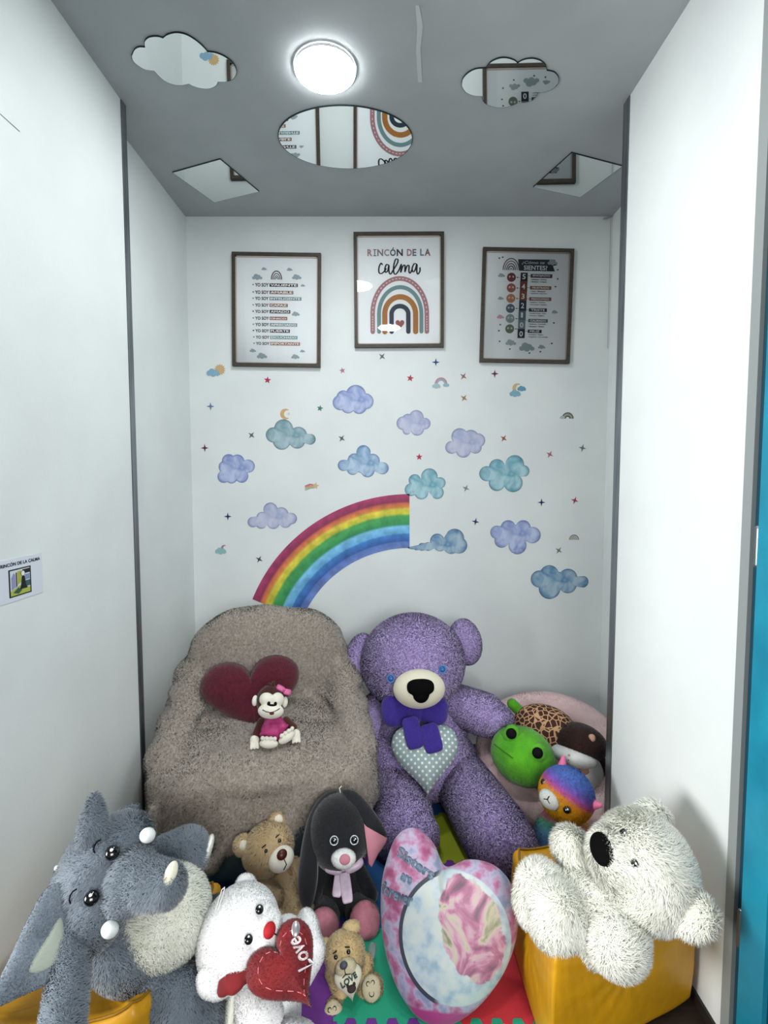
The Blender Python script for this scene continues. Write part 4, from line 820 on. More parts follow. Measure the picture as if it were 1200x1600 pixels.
# polka dot heart held by the bear
pol = bpy.data.materials.new('polka_dot_cotton'); pol.use_nodes = True; nt = pol.node_tree; pb_ = nt.nodes['Principled BSDF']; pb_.inputs['Roughness'].default_value = .8
a = nt.nodes.new('ShaderNodeAttribute'); a.attribute_name = 'pat'; mp = nt.nodes.new('ShaderNodeMapping'); mp.inputs['Scale'].default_value = (13, 13, 13); mp.inputs['Rotation'].default_value = (0, 0, .78)
vo = nt.nodes.new('ShaderNodeTexVoronoi'); vo.inputs['Randomness'].default_value = 0; vo.voronoi_dimensions = '2D'; vo.inputs['Scale'].default_value = 1
rr = ramp_nodes(nt, [(.20, '#dfe6e2'), (.27, '#93a5a6')]); nt.links.new(a.outputs['Vector'], mp.inputs[0]); nt.links.new(mp.outputs[0], vo.inputs['Vector']); nt.links.new(vo.outputs['Distance'], rr.inputs[0]); nt.links.new(rr.outputs[0], pb_.inputs['Base Color'])
ho = heart_outline(106, 104, 90); g = PAD(ho, 0, 24)
part(pbr, 'heart', [g], pol, (0.1705, 2.2, 0.3178, -0.601, -0.0608, -0.0431, 0.00284), pat=g[0][:, [0, 2, 1]] / 100 * 1.0, label='grey polka dot heart held in its lap')

# ------------------------------------------------------------------ turtle
tu = toy('turtle_plush', (0.6964, 2.4, 0.2625), 'bright green turtle plush with leopard print shell lying in the pink pet bed')
grn = mat('lime_green_plush', '#5fb81c', .85, '#4a9c16', 14, 4, sheen=.35, bump=.3, bscale=100)
A = (0.6075, 2.22, 0.3273, -0.5238, 0.3365, -0.4556, 0.00287)
part(tu, 'head', [E(0, 0, 0, 50, 42, 42)], grn, A, pile='velour')
for x, z in ((-27, 20), (17, 14)):
    part(tu, 'eyelid', [E(x, -30 if x < 0 else -33, z, 12, 8, 14)], grn, A, pile='velour'); eye(tu, A, x, -37 if x < 0 else -40, z, 8, blk, glint=False)
threads(tu, A, 'mouth', [(-44, -20, -6), (-30, -34, -8), (-12, -41.5, -10)], .8, mat('dark_green_thread', '#2f6a10', .7))
leo = bpy.data.materials.new('leopard_plush'); leo.use_nodes = True; nt = leo.node_tree; pb_ = nt.nodes['Principled BSDF']; pb_.inputs['Roughness'].default_value = .85
tc = nt.nodes.new('ShaderNodeTexCoord'); vo = nt.nodes.new('ShaderNodeTexVoronoi'); vo.feature = 'DISTANCE_TO_EDGE'; vo.inputs['Scale'].default_value = 40; rr = ramp_nodes(nt, [(.06, '#c89c74'), (.10, '#3c1e12')])
nt.links.new(tc.outputs['Object'], vo.inputs['Vector']); nt.links.new(vo.outputs['Distance'], rr.inputs[0]); nt.links.new(rr.outputs[0], pb_.inputs['Base Color'])
B = (0.7691, 2.42, 0.3481, -0.4513, 0.1574, -0.3835, 0.00311)
part(tu, 'shell', [E(0, 0, 0, 50, 36, 37)], leo, B)
part(tu, 'foot', [K(-42, 0, 14, 8, -56, -4, 22, 8)], grn, B, pile='velour'); part(tu, 'foot', [K(-50, 0, -10, 9, -62, -4, -14, 8)], grn, B, pile='velour'); part(tu, 'foot', [K(38, 0, 12, 8, 50, 2, 14, 8)], grn, B, pile='velour')

# ------------------------------------------------------------------ hamster
hm = toy('hamster_plush', (0.9407, 2.38, 0.0824), 'dark brown and white hamster plush leaning in the right side of the pink pet bed')
dkb = mat('dark_brown_fur', '#3b2016', .9, '#24120c', 18, 4, sheen=.3); wht = mat('white_plush', '#eceeec', .85, '#e0e2e0', 20, 3, sheen=.3)
A = (0.8867, 2.3, 0.3288, -0.3419, 0.0289, -0.6175, 0.00297)
part(hm, 'head', [E(0, 4, 6, 40, 34, 27)], dkb, A, pile='short'); part(hm, 'muzzle', [E(-4, -6, -14, 36, 30, 16), E(-12, -24, -16, 12, 9, 8), E(4, -24, -16, 12, 9, 8)], wht, A, vox=.006, smooth=4, pile='velour')
part(hm, 'nose', [E(-4, -34, -12, 3, 2, 2.4, sub=2)], mat('pink_nose', '#b07a78', .6), A); threads(hm, A, 'mouth', [(-4, -34, -13), (-4, -34.5, -19)], .7, blk)
part(hm, 'ear', [E(20, -18, 18, 6, 4, 8, tilt=25)], mat('beige_felt', '#b9917a', .8), A)
B = (0.9418, 2.34, 0.1637, -0.5056, -0, -0.3826, 0.00303)
part(hm, 'body', [E(0, 4, 0, 27, 26, 34)], wht, B, pile='velour'); part(hm, 'back_fur', [E(10, 14, 2, 26, 22, 36)], dkb, B, pile='short')
part(hm, 'paw', [E(-4, -20, 6, 8, 6, 6)], mat('beige_felt', '#b9917a'), B); part(hm, 'paw', [E(20, -14, -18, 7, 6, 9)], mat('beige_felt', '#b9917a'), B)

# ------------------------------------------------------------------ rainbow alpaca-like cat plush
def pat_fur_mat(name, stops, wash=.15):
    return attr_ramp(name, 'pat', stops, wash=wash, rough=.85, wscale=60)
rp = toy('rainbow_alpaca_plush', (.70, 2.02, .012), 'rainbow coloured alpaca plush with pink ears behind the right mustard pouf')
def grad_part(root, name, elems, fr, stops, axis, lo, hi, pile, vox=None):
    """plush dyed in soft stripes along one of the toy's own axes"""
    geo = merge([place(g_, fr) for g_ in elems])
    if vox: geo = remesh(geo, vox, 4)
    d, L_, W_ = FURS[pile]; V, F, nrm = fur(geo[0], geo[1], d, L_, W_)
    R_ = np.array(Euler(fr[3:6]).to_matrix()); q = ((V - fr[:3]) @ R_) / fr[6]
    v = np.clip((q @ np.array(axis, float) - lo) / (hi - lo), 0, 1)
    return mesh_obj(name, V, F, pat_fur_mat('dyed_' + name, stops), parent=root, loc=tuple(root.location), smooth=True, normals=nrm, attrs={'pat': v})
A = (0.7131, 1.97, 0.3025, -0.493, 0.2693, -0.8235, 0.00256)
grad_part(rp, 'head', [E(0, 0, 2, 42, 36, 40)], A, [(0, '#d8a000'), (.38, '#e0a008'), (.5, '#e2952a'), (.58, '#c85a98'), (.68, '#8a62c4'), (.8, '#5c74c8'), (1, '#5a86d0')], (0, 0, 1), -40, 42, 'short')
part(rp, 'muzzle', [E(-9, -30, -14, 17, 12, 13)], mat('white_felt', '#d8dcd8', .8), A, pile='velour')
threads(rp, A, 'mouth', [(-14, -41, -17), (-9, -42.6, -14), (-9, -42.6, -9)], .7, blk); threads(rp, A, 'mouth', [(-4, -41, -17), (-9, -42.6, -14)], .7, blk)
eye(rp, A, 18, -32, -10, 5.5, gloss); eye(rp, A, -30, -24, 0, 5, gloss)
pk = mat('pink_ear_felt', '#d8709c', .7)
part(rp, 'ear', [K(-24, 0, 34, 7, -28, -2, 46, 3)], pk, A); part(rp, 'ear', [K(38, 0, 14, 8, 47, -2, 20, 4)], pk, A)
B = (0.71, 1.98, 0.13, -0.5971, -0, -0.3443, 0.00258)
grad_part(rp, 'body', [E(0, 4, -8, 45, 38, 46), E(0, 4, 22, 30, 28, 26)], B, [(0, '#8a78b8'), (.3, '#5878b0'), (.5, '#5890a0'), (.62, '#5aa888'), (.72, '#c07a88'), (.85, '#c88a5a'), (1, '#c89a28')], (.25, 0, 1), -48, 40, 'short', vox=.006)

# ------------------------------------------------------------------ white koala-like bear on the right pouf
ko = toy('white_koala_plush', (.62, 1.42, .24), 'fluffy white koala plush with large black nose lounging on the right mustard pouf')
wf = mat('long_white_fur', '#fbfbf2', .8, '#f2f3e6', 16, 4, sheen=.3)
A = (0.703, 1.36, 0.4942, -0.9992, 0.5369, -1.5446, 0.00178)
part(ko, 'head', [E(4, 6, 2, 78, 64, 68), E(-4, -30, -28, 44, 38, 36)], wf, A, vox=.006, smooth=5, pile='long', thin=.9)
part(ko, 'nose', [E(-6, -70, -36, 24, 10, 17)], mat('black_felt', '#050505'), A)
eye(ko, A, 19, -62, 2, 6.5); eye(ko, A, -23, -60, 2, 6)
part(ko, 'ear', [E(-60, 8, 44, 22, 14, 22)], wf, A, pile='long'); er = part(ko, 'ear', [E(70, 6, 42, 26, 14, 30)], wf, A, pile='long')
part(ko, 'inner_ear', [E(72, -10, 40, 13, 5, 16)], mat('white_satin', '#d6d8c8', .5), A, parent=er)
B = (0.55, 1.36, 0.3442, -0.6921, -0, -0.3843, 0.00179)
part(ko, 'body', [E(4, 6, 4, 66, 52, 62), E(20, 2, 30, 48, 42, 34)], wf, B, vox=.006, smooth=5, pile='long', thin=.9)
part(ko, 'arm', [K(-10, 0, 70, 26, -24, -14, 88, 24)], wf, B, pile='long'); part(ko, 'arm', [K(54, -14, 14, 32, 46, -34, -20, 38)], wf, B, pile='long')
part(ko, 'leg', [K(-30, 0, 20, 24, -66, -20, 22, 32), E(-72, -22, 4, 28, 24, 38)], wf, B, vox=.006, smooth=4, pile='long'); part(ko, 'leg', [K(-14, -24, -14, 30, -40, -44, -2, 34), E(-40, -44, -20, 32, 26, 32)], wf, B, vox=.006, smooth=4, pile='long')

# ------------------------------------------------------------------ grey elephant on the left pouf
el = toy('elephant_plush', (-.68, 1.28, .25), 'large grey elephant plush with cream belly lolling on the left mustard pouf')
gr = mat('grey_plush', '#7f8a95', .9, '#6b7681', 12, 4, sheen=.4, bump=.3, bscale=90); cr_ = mat('cream_belly_plush', '#f8f9ee', .85, '#eceee0', 12, 4, sheen=.3)
A = (-0.7163, 1.22, 0.5738, -0.9345, -0.7799, 1.2916, 0.00160)
part(el, 'head', [E(0, 14, 4, 84, 62, 58), E(-38, 6, -12, 58, 52, 48), E(40, 6, -12, 52, 48, 46)], gr, A, vox=.006, smooth=6, pile='mid', thin=.9)
part(el, 'trunk', [E(2, -40, -44, 46, 34, 36), K(4, -50, -62, 35, 8, -66, -92, 30)], gr, A, vox=.005, smooth=5, pile='mid', thin=.9)
part(el, 'nostril_patch', [E(22, -93, -92, 17, 6, 9, tilt=-2)], mat('ivory_satin', '#d8d6c0', .5), A); 
for x, z in ((62, -40), (-55, -44)): part(el, 'tusk', [E(x, -50, z, 11, 14, 12)], mat('white_satin_tusk', '#dfe3e2', .45), A)
for x in (-27, 29): eye(el, A, x, -56, -2, 10)
for x in (-30, 32): threads(el, A, 'eyebrow', [(x - 8, -50, 22), (x - 5, -50, 25.5), (x, -50, 27), (x + 5, -50, 26), (x + 8, -50, 23)], 1.2, blk)
A0 = (-0.7342, 1.24, 0.7065, -0.5347, -0, 0.5346, 0.00161)
part(el, 'ear', [PAD(smooth_outline([(-24, -32), (-20, 0), (-8, 30), (2, 36), (12, 10), (16, -28), (-4, -36)]), 0, 12)], gr, A0, pile='mid')
A1 = (-0.7693, 1.08, 0.5343, -0.6537, 0.0853, 0.7297, 0.00143)
er = part(el, 'ear', [PAD(smooth_outline([(34, 64), (10, 68), (-12, 44), (-40, -2), (-66, -50), (-30, -56), (16, -52), (32, -10), (42, 30)]), 0, 11)], gr, A1, pile='mid')
part(el, 'ear_lining', [PAD(smooth_outline([(24, 22), (6, 8), (-14, -14), (-20, -32), (2, -38), (22, -30), (28, -4)]), -8, 4.5)], mat('grey_green_ear_lining', '#a3ab9f', .85), A1, parent=er, pile='velour')
tg = part(el, 'hair_tuft', [K(-50, 4, 18, 2.5, -57, 0, 28, 2), E(-57, 0, 29, 4, 3, 4, sub=3)], mat('white_thread', '#e3e3dc', .6), (-0.7163, 1.22, 0.5738, -0.6088, -0, 0.5309, 0.00160))
part(el, 'back_ear_lining', [E(34, 20, 78, 16, 4, 5, tilt=-14)], cr_, (-0.7163, 1.22, 0.5738, -0.6088, -0, 0.5309, 0.00160))
part(el, 'back_ear', [E(40, 26, 78, 22, 8, 9, tilt=-14)], gr, (-0.7163, 1.22, 0.5738, -0.6088, -0, 0.5309, 0.00160), pile='short')
B = (-0.632, 1.27, 0.3805, -0.6937, -0, 0.4618, 0.00168)
part(el, 'body', [E(-2, 14, 0, 82, 66, 74)], gr, B, pile='mid', thin=.9)
part(el, 'belly_patch', [E(28, -16, 12, 65, 56, 71, tilt=14)], cr_, B, pile='mid', thin=.9)
part(el, 'arm', [K(-30, -20, 10, 26, -100, -50, -60, 26, seg=24)], gr, B) if False else None
ar = part(el, 'arm', [K(10, 0, 92, 26, 66, -6, 92, 33), E(78, -6, 88, 22, 30, 34)], gr, B, vox=.006, smooth=4, pile='mid')
part(el, 'paw_sole', [E(97, -4, 80, 7, 24, 26, tilt=28)], cr_, B, parent=ar, pile='velour')
part(el, 'arm', [K(6, 20, 70, 26, 2, 0, -10, 27), K(2, 0, -10, 27, -14, -4, -90, 30)], gr, (-0.7114, 1.07, 0.4687, -0.7041, -0, 0.5868, 0.00142), vox=.006, smooth=4, pile='mid')
lg = part(el, 'leg', [K(-36, 6, 34, 40, 6, -8, -18, 48), E(12, -10, -36, 48, 38, 42)], gr, (-0.5243, 1.22, 0.2606, -0.7745, -0, 0.4059, 0.00162), vox=.006, smooth=4, pile='mid')
part(el, 'foot_sole', [E(64, -10, -36, 9, 26, 36, tilt=12)], cr_, (-0.5114, 1.22, 0.2606, -0.7765, -0, 0.3969, 0.00162), parent=lg, pile='velour')
part(el, 'leg', [K(-50, 0, 0, 34, 10, 0, -2, 32)], gr, (-0.5242, 1.42, 0.2708, -0.7055, -0, 0.3536, 0.00187), pile='mid')

# ------------------------------------------------------------------ white bear with red heart
FURS['wb'] = (260000, .0042, .0014)
wb = toy('white_bear_plush', (-.34, 1.25, .012), 'white teddy bear holding a red Love heart, sitting in front of the elephant', 'teddy bear')
wm = mat('white_teddy_fur', '#ffffff', .85, '#f8f8f8', 20, 3, sheen=.3)
A = (-0.3824, 1.27, 0.3716, -0.9246, -0.4647, 1.3341, 0.00168)
part(wb, 'head', [E(0, 6, 2, 70, 62, 60), E(2, -30, -24, 38, 32, 28)], wm, A, vox=.005, smooth=5, pile='wb')
part(wb, 'nose', [E(0, -66, -22, 11, 8, 9)], mat('red_felt_nose', '#a8101c', .7), A)
for x in (-19, 19): eye(wb, A, x, -60, 2, 6.5)
threads(wb, A, 'mouth', [(0, -63, -30), (0, -62, -38), (-8, -57, -42)], .9, blk); threads(wb, A, 'mouth', [(0, -62, -38), (8, -58, -41)], .9, blk)
part(wb, 'ear', [E(62, 8, 20, 17, 13, 18)], wm, A, pile='wb'); part(wb, 'ear', [E(-58, 0, 10, 24, 18, 30, tilt=-20)], wm, A, pile='wb')
threads(wb, (-0.4272, 1.25, 0.4858, -0.6827, -0, 0.3293, 0.00164), 'hang_loop', [(-8, 0, -12), (2, 0, 12), (6, 0, 14), (4, 0, 6), (-4, 0, -12)], .9, mat('white_thread', '#e3e3dc'))
B = (-0.3332, 1.25, 0.1967, -0.8116, -0, 0.2605, 0.00167)
part(wb, 'body', [E(0, 10, -10, 64, 56, 66)], wm, B, pile='wb', thin=.9)
part(wb, 'arm', [K(-20, -20, 20, 26, 2, -46, -16, 33)], wm, B, pile='wb'); part(wb, 'arm', [K(16, 10, 60, 24, 46, -8, 78, 26)], wm, B, pile='wb')
part(wb, 'leg', [K(40, 10, 10, 30, 78, -4, 50, 30), E(80, -6, 64, 22, 26, 44)], wm, B, vox=.005, smooth=4, pile='wb'); part(wb, 'leg', [K(20, -10, -50, 34, 50, -60, -60, 36)], wm, B, pile='wb')
red = mat('red_velvet', '#80060f', .7, '#6a0510', 20, 3, sheen=.25)
part(wb, 'neck_ribbon', [S(-8, 0, 4, 15, 7, 16, tilt=-25, n=3), S(18, 2, 12, 20, 7, 12, tilt=-28, n=3), S(-24, 2, 0, 9, 6, 12, tilt=10, n=3)], red, (-0.3561, 1.16, 0.3508, -0.7837, -0, 0.2978, 0.00154), vox=.004, smooth=3)
Hh_ = (-0.2375, 1.17, 0.3701, -1.007, -0.3258, 0.7153, 0.00155)
g = PAD(heart_outline(112, 112, 80), 0, 20)
ht = part(wb, 'heart', [g], red, Hh_, pile='velour', label='red velvet heart reading Love')
st = [(a_ * .72, -17.5, b_ * .72) for a_, b_ in heart_outline(112, 112, 46)]
bvh_ = BVHTree.FromPolygons(g[0].tolist(), g[1]); st = [(a_, bvh_.ray_cast(Vector((a_, -200, b_)), Vector((0, 1, 0)))[0][1] - .3, b_) for a_, _, b_ in st]
part(wb, 'stitching', [K(*st[i], .7, *st[(i + 1) % 46], .7, seg=6) for i in range(0, 46, 2)], mat('pink_stitch', '#d87a84', .6), Hh_, parent=ht)
def lettering(root, parent, name, txt, fr, w_, h, y, ang, m, x=0, z=0, curve=0, depth=1.6, shear=0, bold=.02, on=None):
    v, F = text_geo(txt, shear, bold); v = v - (v.min(0) + v.max(0)) / 2; v = v / (v.max(0) - v.min(0)) * (w_, h)
    a_ = math.radians(ang); q = np.stack([v[:, 0] * math.cos(a_) - v[:, 1] * math.sin(a_) + x, np.full(len(v), float(y)), v[:, 0] * math.sin(a_) + v[:, 1] * math.cos(a_) + z], 1)
    q[:, 1] += curve * ((q[:, 0]) ** 2 + (q[:, 2]) ** 2)
    if on is not None:
        bv = BVHTree.FromPolygons(on[0].tolist(), on[1])
        for i in range(len(q)):
            h_ = bv.ray_cast(Vector((q[i][0], -200, q[i][2])), Vector((0, 1, 0)))
            if h_[0] is not None: q[i][1] = h_[0][1] - .9
    b_ = q.copy(); b_[:, 1] += depth; n_ = len(q)
    # side walls round every outline edge
    cnt = {}
    for f_ in F:
        for i in range(len(f_)): e_ = (f_[i], f_[(i + 1) % len(f_)]); cnt[e_] = 1
    sides = [[a, b + 0, b + n_, a + n_] for (a, b) in cnt if (b, a) not in cnt]
    return part(root, name, [(np.vstack([q, b_]), F + sides)], m, fr, parent=parent)
lettering(wb, ht, 'lettering', 'Love', Hh_, 46, 24, -21.5, 84, mat('white_stitch', '#e2d6d8', .6), x=22, z=4, shear=.3, depth=2, on=g)
part(wb, 'hologram_badge', [E(36, -17, 34, 7, 3, 11, tilt=40)], mat('silver_badge', '#a9a4a8', .25, metal=.6), Hh_, parent=ht)

# ------------------------------------------------------------------ brown teddy
bt = toy('brown_bear_plush', (-0.3569, 1.7725) + (.012,), 'light brown teddy bear sitting between the white bear and the black bunny', 'teddy bear')
tb = mat('caramel_plush', '#e6cfa6', .9, '#d2b88c', 16, 4, sheen=.35)
A = (-0.4327, 1.8, 0.2035, -0.5501, -0.2842, 0.6406, 0.00235)
part(bt, 'head', [E(0, 4, 2, 38, 32, 35)], tb, A, pile='mid')
part(bt, 'muzzle', [E(6, -26, -16, 20, 15, 17)], mat('cream_plush', '#cfccbe'), A); part(bt, 'nose', [E(7, -41, -9, 8, 5, 7)], mat('maroon_nose', '#4a1c14', .35), A)
for x in (-9, 14): eye(bt, A, x, -30, 7, 2.6, glint=False); threads(bt, A, 'eyebrow', [(x - 3, -30, 14), (x + 3, -30, 14.5)], .8, blk)
threads(bt, A, 'mouth', [(7, -41, -14), (7, -40.5, -24), (1, -38, -28)], .7, blk)
for x in (-30, 30):
    e_ = part(bt, 'ear', [E(x, 6, 28, 13, 9, 13)], tb, A, pile='mid'); part(bt, 'inner_ear', [E(x * 1.02, -3, 29, 7, 3, 7)], mat('cream_plush', '#cfccbe'), A, parent=e_)
B = (-0.397, 1.8, 0.0554, -0.6846, -0, 0.2171, 0.00236)
part(bt, 'body', [E(0, 4, 2, 33, 28, 36), E(8, 4, -18, 34, 28, 26)], tb, B, vox=.006, smooth=4, pile='mid')
part(bt, 'arm', [K(22, -2, 26, 11, 38, -12, -2, 12)], tb, B, pile='mid'); part(bt, 'arm', [K(-24, -6, 16, 12, -8, -26, -10, 13)], tb, B, pile='mid')
part(bt, 'leg', [K(20, -6, -26, 17, 32, -26, -42, 23)], tb, B, pile='mid'); part(bt, 'leg', [K(-8, -6, -28, 16, -12, -26, -44, 21)], tb, B, pile='mid')

# ------------------------------------------------------------------ black bunny
bn = toy('bunny_plush', (-0.1645, 1.7865) + (.012,), 'black lop eared bunny plush with pink foot soles and lilac bow')
bk = mat('charcoal_velour', '#17191e', .9, '#101216', 14, 3, sheen=.45); pnk = mat('pink_velour', '#c98493', .85, '#ba7585', 14, 3, sheen=.3)
A = (-0.174, 1.78, 0.2865, -0.5465, 0.0689, 0.1342, 0.00232)
part(bn, 'head', [E(0, 4, 0, 48, 42, 54)], bk, A, pile='velour', thin=.6)
part(bn, 'muzzle', [E(5, -36, -31, 18, 12, 13)], mat('white_plush', '#cfd2cf'), A, pile='velour'); part(bn, 'nose', [E(6, -47, -31, 8, 4, 7)], pnk, A)
for x in (-10, 20): eye(bn, A, x, -38, -8, 5, ring=mat('silver_ring', '#9aa0a6', .3, metal=.7))
e0 = part(bn, 'ear', [PAD(smooth_outline([(-4, 56), (-26, 52), (-46, 28), (-56, -10), (-60, -60), (-52, -92), (-38, -96), (-30, -60), (-32, -10), (-22, 24)]), -2, 12, bow=2.2)], bk, A, pile='velour', thin=.6)
e1 = part(bn, 'ear', [PAD(smooth_outline([(2, 56), (22, 56), (44, 38), (66, 10), (72, -8), (58, -26), (46, -44), (42, -10), (32, 14), (20, 34)]), -14, 9, bow=1.2)], bk, A, pile='velour', thin=.6)
part(bn, 'ear_lining', [PAD([(36, 12), (40, 8), (72, -8), (70, -14), (58, -28), (48, -44), (44, -40)], -25, 4)], pnk, A, parent=e1)
threads(bn, A, 'hang_tag_thread', [(0, -4, 54), (-2, -6, 60), (1, -6, 63)], .8, mat('white_thread', '#e3e3dc'))
B = (-0.1725, 1.8, 0.0603, -0.6924, -0, 0.0955, 0.00236)
part(bn, 'body', [E(0, 6, 2, 38, 32, 44)], bk, B, pile='velour', thin=.6)
for s_ in (-1, 1):
    part(bn, 'arm', [K(s_ * 26, -4, 24, 12, s_ * 44, -14, -12, 13)], bk, B, pile='velour', thin=.6)
    lg = part(bn, 'leg', [K(s_ * 20, 0, -20, 20, (-25 if s_ < 0 else 35), -24, (-42 if s_ < 0 else -38), 23)], bk, B, pile='velour', thin=.6)
    part(bn, 'foot_sole', [E((-25 if s_ < 0 else 35), -40, (-46 if s_ < 0 else -42), 22, 12, 24)], pnk, B, parent=lg, pile='velour')
sat = mat('lilac_satin', '#b49fb4', .3, '#c9b7ca', 40, 2)
b0 = part(bn, 'bow', [S(-10, -70, 24, 14, 5, 9, tilt=14, n=2.6), S(20, -70, 26, 15, 5, 9, tilt=-22, n=2.6), E(4, -74, 24, 5, 5, 6)], sat, B, vox=.0025, smooth=2)
part(bn, 'bow_tail', [S(-3, -60, 6, 7, 1.6, 18, tilt=10, n=6)], sat, B, parent=b0); part(bn, 'bow_tail', [S(8, -61, 0, 8, 1.6, 20, tilt=-8, n=6)], sat, B, parent=b0)

# ------------------------------------------------------------------ small beige teddy with LOVE heart
st_ = toy('beige_bear_plush', (-0.11, 1.4493) + (.012,), 'small beige teddy bear with a cream LOVE heart sitting on the green mat', 'teddy bear')
bg = mat('beige_curly_plush', '#dcc494', .9, '#c9af7e', 30, 4, sheen=.3)
A = (-0.133, 1.5, 0.0934, -0.5967, -0.2478, 0.1845, 0.00199)
part(st_, 'head', [E(0, 4, 0, 31, 27, 29)], bg, A, pile='short')
part(st_, 'muzzle', [E(0, -22, -13, 16, 11, 13)], mat('pale_cream_plush', '#c9bfa0', .85), A, pile='velour'); part(st_, 'nose', [E(-1, -33, -7, 6, 4, 5)], mat('grey_nose', '#474a52', .5), A)
for x in (-11, 9): eye(st_, A, x, -24, 4, 3, glint=False); threads(st_, A, 'eyebrow', [(x - 3, -23, 11), (x + 3, -24, 9)] if x > 0 else [(x - 3, -23, 9), (x + 3, -24, 11)], .8, blk)
threads(st_, A, 'mouth', [(-1, -33, -11), (-1, -33, -18), (-7, -31, -21)], .7, blk); threads(st_, A, 'mouth', [(-1, -33, -18), (6, -31, -20)], .7, blk)
part(st_, 'ear', [E(-27, 4, 14, 11, 7, 13)], bg, A, pile='short'); part(st_, 'ear', [E(18, 4, 26, 14, 7, 10)], bg, A, pile='short')
B = (-0.1176, 1.5, 0.00058, -0.8033, -0, 0.0782, 0.00199)
part(st_, 'body', [E(0, 4, -2, 29, 24, 32)], bg, B, pile='short')
part(st_, 'arm', [K(-26, -4, 12, 11, -14, -18, -12, 11)], bg, B, pile='short'); part(st_, 'arm', [K(26, -4, 22, 11, 24, -18, 0, 11)], bg, B, pile='short')
for fx, fz, r_ in ((-23, -33, 17), (34, -8, 17)):
    lg = part(st_, 'leg', [K(fx * .5, -4, -20, 14, fx, -20, fz, r_)], bg, B, pile='short')
    so = part(st_, 'foot_sole', [E(fx - 1, -32, fz - 1, r_ * .85, 8, r_ * .95)], mat('pale_cream_plush', '#c9bfa0'), B, parent=lg, pile='velour')
    for dx, dz, a_ in ((-5, 5, 2.6), (2, 6, 2.6), (0, -6, 3.4)): part(st_, 'paw_mark', [place(TORUS(0, 0, 0, a_, .55, n=20, k=6), (fx - 1 + dx, -39.6 + .012 * (dx * dx + dz * dz) , fz - 1 + dz, math.radians(90), 0, 0, 1))], blk, B, parent=so)
hb = (-0.1117, 1.425, 0.0725, -0.956, -0.1446, 0.2303, 0.00189)
h_ = part(st_, 'heart', [PAD(heart_outline(44, 44, 60), 0, 9)], mat('cream_satin', '#d3d0ba', .6), hb, label='cream heart reading LOVE')
lettering(st_, h_, 'lettering', 'LOVE', hb, 27, 8, -10.2, 16, mat('dark_green_thread_b', '#20403a', .6), x=0, z=3, curve=.002, depth=2, bold=.03)
part(st_, 'bear_motif', [E(2, -8.6, -8, 7, 2, 5, sub=3), E(-3, -8.6, -3.5, 2.4, 2, 2.4, sub=2), E(7, -8.6, -3.5, 2.4, 2, 2.4, sub=2)], mat('dark_brown_print', '#2c1e1c', .7), hb, parent=h_)
tu_ = part(st_, 'organza_ribbon', [S(36, 2, 34, 7, 2, 12, tilt=20, n=3)], mat('grey_organza', '#8ea3a0', .4, trans=.6), B)

# ------------------------------------------------------------------ printed heart cushion
pc = toy('printed_heart_cushion', (0.1586, 1.4, 0.0232), 'large pink and white printed heart cushion leaning upright on the foam mats', 'cushion')
PC = (0.1842, 1.47, 0.207, -0.4608, -0, -0.1247, 0.00194)
O = smooth_outline([(-5, 80), (-26, 112), (-58, 130), (-86, 116), (-102, 78), (-108, 36), (-102, -20), (-84, -68), (-62, -98), (-38, -115), (-8, -119), (22, -108), (56, -82), (88, -42), (106, 4), (106, 46), (92, 74), (66, 90), (30, 92)], 6)
g = PAD(O, 0, 34, ex=2.2, pw=.55)
cm = bpy.data.materials.new('printed_polyester'); cm.use_nodes = True; nt = cm.node_tree; pb_ = nt.nodes['Principled BSDF']; pb_.inputs['Roughness'].default_value = .5; pb_.inputs['Sheen Weight'].default_value = .2
a = nt.nodes.new('ShaderNodeAttribute'); a.attribute_name = 'pat'
def mapr(v, f0, f1, t0, t1): n_ = nt.nodes.new('ShaderNodeMapRange'); nt.links.new(v, n_.inputs[0]); n_.inputs[1].default_value = f0; n_.inputs[2].default_value = f1; n_.inputs[3].default_value = t0; n_.inputs[4].default_value = t1; return n_.outputs[0]
def mixc(f_, c0, c1):
    n_ = nt.nodes.new('ShaderNodeMix'); n_.data_type = 'RGBA'; nt.links.new(f_, n_.inputs['Factor'])
    for k_, c_ in (('A', c0), ('B', c1)):
        if isinstance(c_, str): n_.inputs[k_].default_value = lin(c_)
        else: nt.links.new(c_, n_.inputs[k_])
    return n_.outputs['Result']
def dist(cx_, cz, sx_, sz, rt=0, wob=0.0):
    mp = nt.nodes.new('ShaderNodeMapping'); mp.vector_type = 'TEXTURE'; mp.inputs['Location'].default_value = (cx_, cz, 0); mp.inputs['Scale'].default_value = (sx_, sz, 1e3); mp.inputs['Rotation'].default_value = (0, 0, rt)
    src = a.outputs['Vector']
    nt.links.new(src, mp.inputs[0]); ln = nt.nodes.new('ShaderNodeVectorMath'); ln.operation = 'LENGTH'; nt.links.new(mp.outputs[0], ln.inputs[0])
    if wob:
        ad = nt.nodes.new('ShaderNodeMath'); ad.operation = 'MULTIPLY_ADD'; nt.links.new(nz.outputs['Fac'], ad.inputs[0]); ad.inputs[1].default_value = wob; nt.links.new(ln.outputs['Value'], ad.inputs[2]); return ad.outputs[0]
    return ln.outputs['Value']
nz = nt.nodes.new('ShaderNodeTexNoise'); nz.inputs['Scale'].default_value = 4.2; nz.inputs['Detail'].default_value = 4; nt.links.new(a.outputs['Vector'], nz.inputs['Vector'])
nz2 = nt.nodes.new('ShaderNodeTexNoise'); nz2.inputs['Scale'].default_value = 2.2; nz2.inputs['Detail'].default_value = 5; nz2.inputs['Distortion'].default_value = 1.5; nt.links.new(a.outputs['Vector'], nz2.inputs['Vector'])
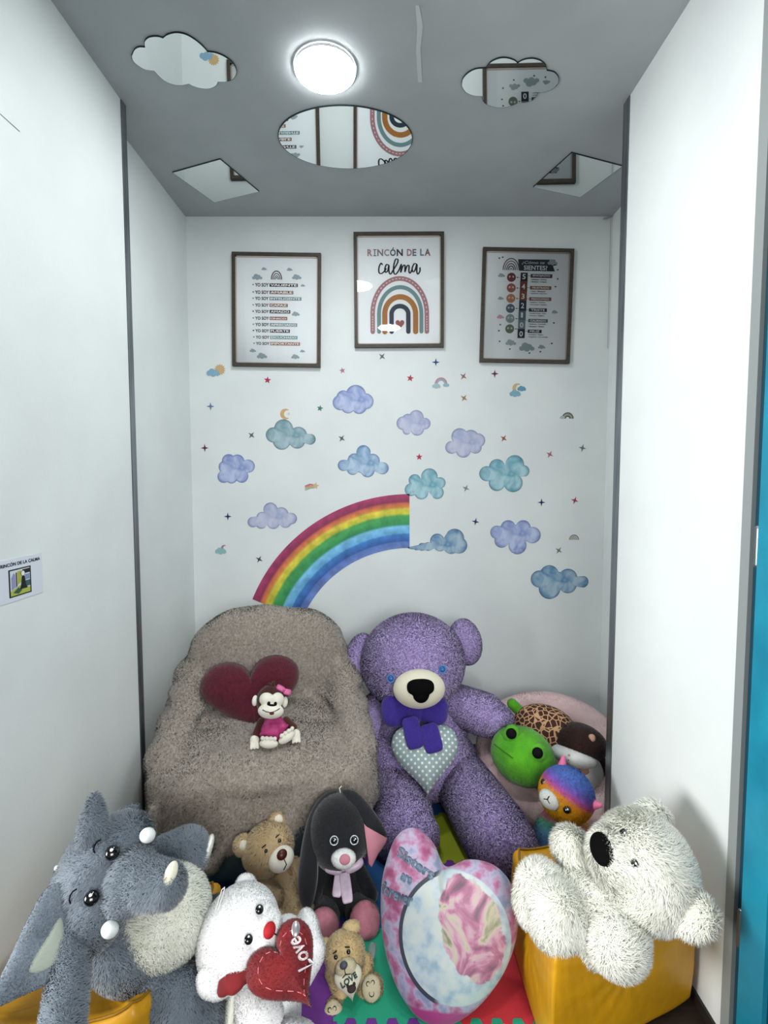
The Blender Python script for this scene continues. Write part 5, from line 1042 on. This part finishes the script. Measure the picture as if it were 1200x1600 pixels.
out_c = ramp_nodes(nt, [(.34, '#8f4268'), (.45, '#a96c90'), (.54, '#a9a0b8'), (.66, '#7f8aa8')]); nt.links.new(nz.outputs['Fac'], out_c.inputs[0])
in_c = ramp_nodes(nt, [(.36, '#8aa2b4'), (.5, '#adbcc2'), (.62, '#bcc4c0')]); nt.links.new(nz.outputs['Fac'], in_c.inputs[0])
sw_c = ramp_nodes(nt, [(.33, '#6f5362'), (.44, '#a96a86'), (.52, '#bd98a6'), (.59, '#b5b098'), (.70, '#77735f')]); nt.links.new(nz2.outputs['Fac'], sw_c.inputs[0])
d_in = dist(.12, -.04, .84, .84)
col = mixc(mapr(d_in, .98, 1.0, 1, 0), out_c.outputs[0], in_c.outputs[0])
ring_ = nt.nodes.new('ShaderNodeMath'); ring_.operation = 'COMPARE'; ring_.inputs[1].default_value = 1.0; ring_.inputs[2].default_value = .035; nt.links.new(d_in, ring_.inputs[0])
sx_n = nt.nodes.new('ShaderNodeSeparateXYZ'); nt.links.new(a.outputs['Vector'], sx_n.inputs[0]); left = mapr(sx_n.outputs['X'], -.2, -.1, 1, 0)
rm = nt.nodes.new('ShaderNodeMath'); rm.operation = 'MULTIPLY'; nt.links.new(ring_.outputs[0], rm.inputs[0]); nt.links.new(left, rm.inputs[1])
col = mixc(rm.outputs[0], col, '#2f3742')
col = mixc(mapr(dist(.34, .10, .50, .72, .35, .5), 1.16, 1.2, 1, 0), col, sw_c.outputs[0])
edge = mapr(sx_n.outputs['Y'], -.98, -.94, 1, 0); col = mixc(edge, col, '#a83a7a')
nt.links.new(col, pb_.inputs['Base Color'])
pcb = part(pc, 'cover', [g], cm, PC, pat=g[0][:, [0, 2, 1]] / 100)
frost = mat('frosted_lettering', '#4a5d72', .5, '#72869a', 60, 2)
for txt, x, z, w_, h, an, cu in (('Sisters', -52, 86, 66, 15, -24, .0016), ('are', -66, 64, 18, 11, -18, .0016), ('forever', -80, 42, 52, 18, -10, .0016)):
    lettering(pc, pcb, 'lettering', txt, PC, w_, h, -34.5, an, frost, x=x, z=z, depth=2.5, bold=.04, on=g)
part(pc, 'care_tag', [S(10, -2, -126, 9, 1, 6, n=6)], mat('white_label', '#cfc6cc', .6), PC)
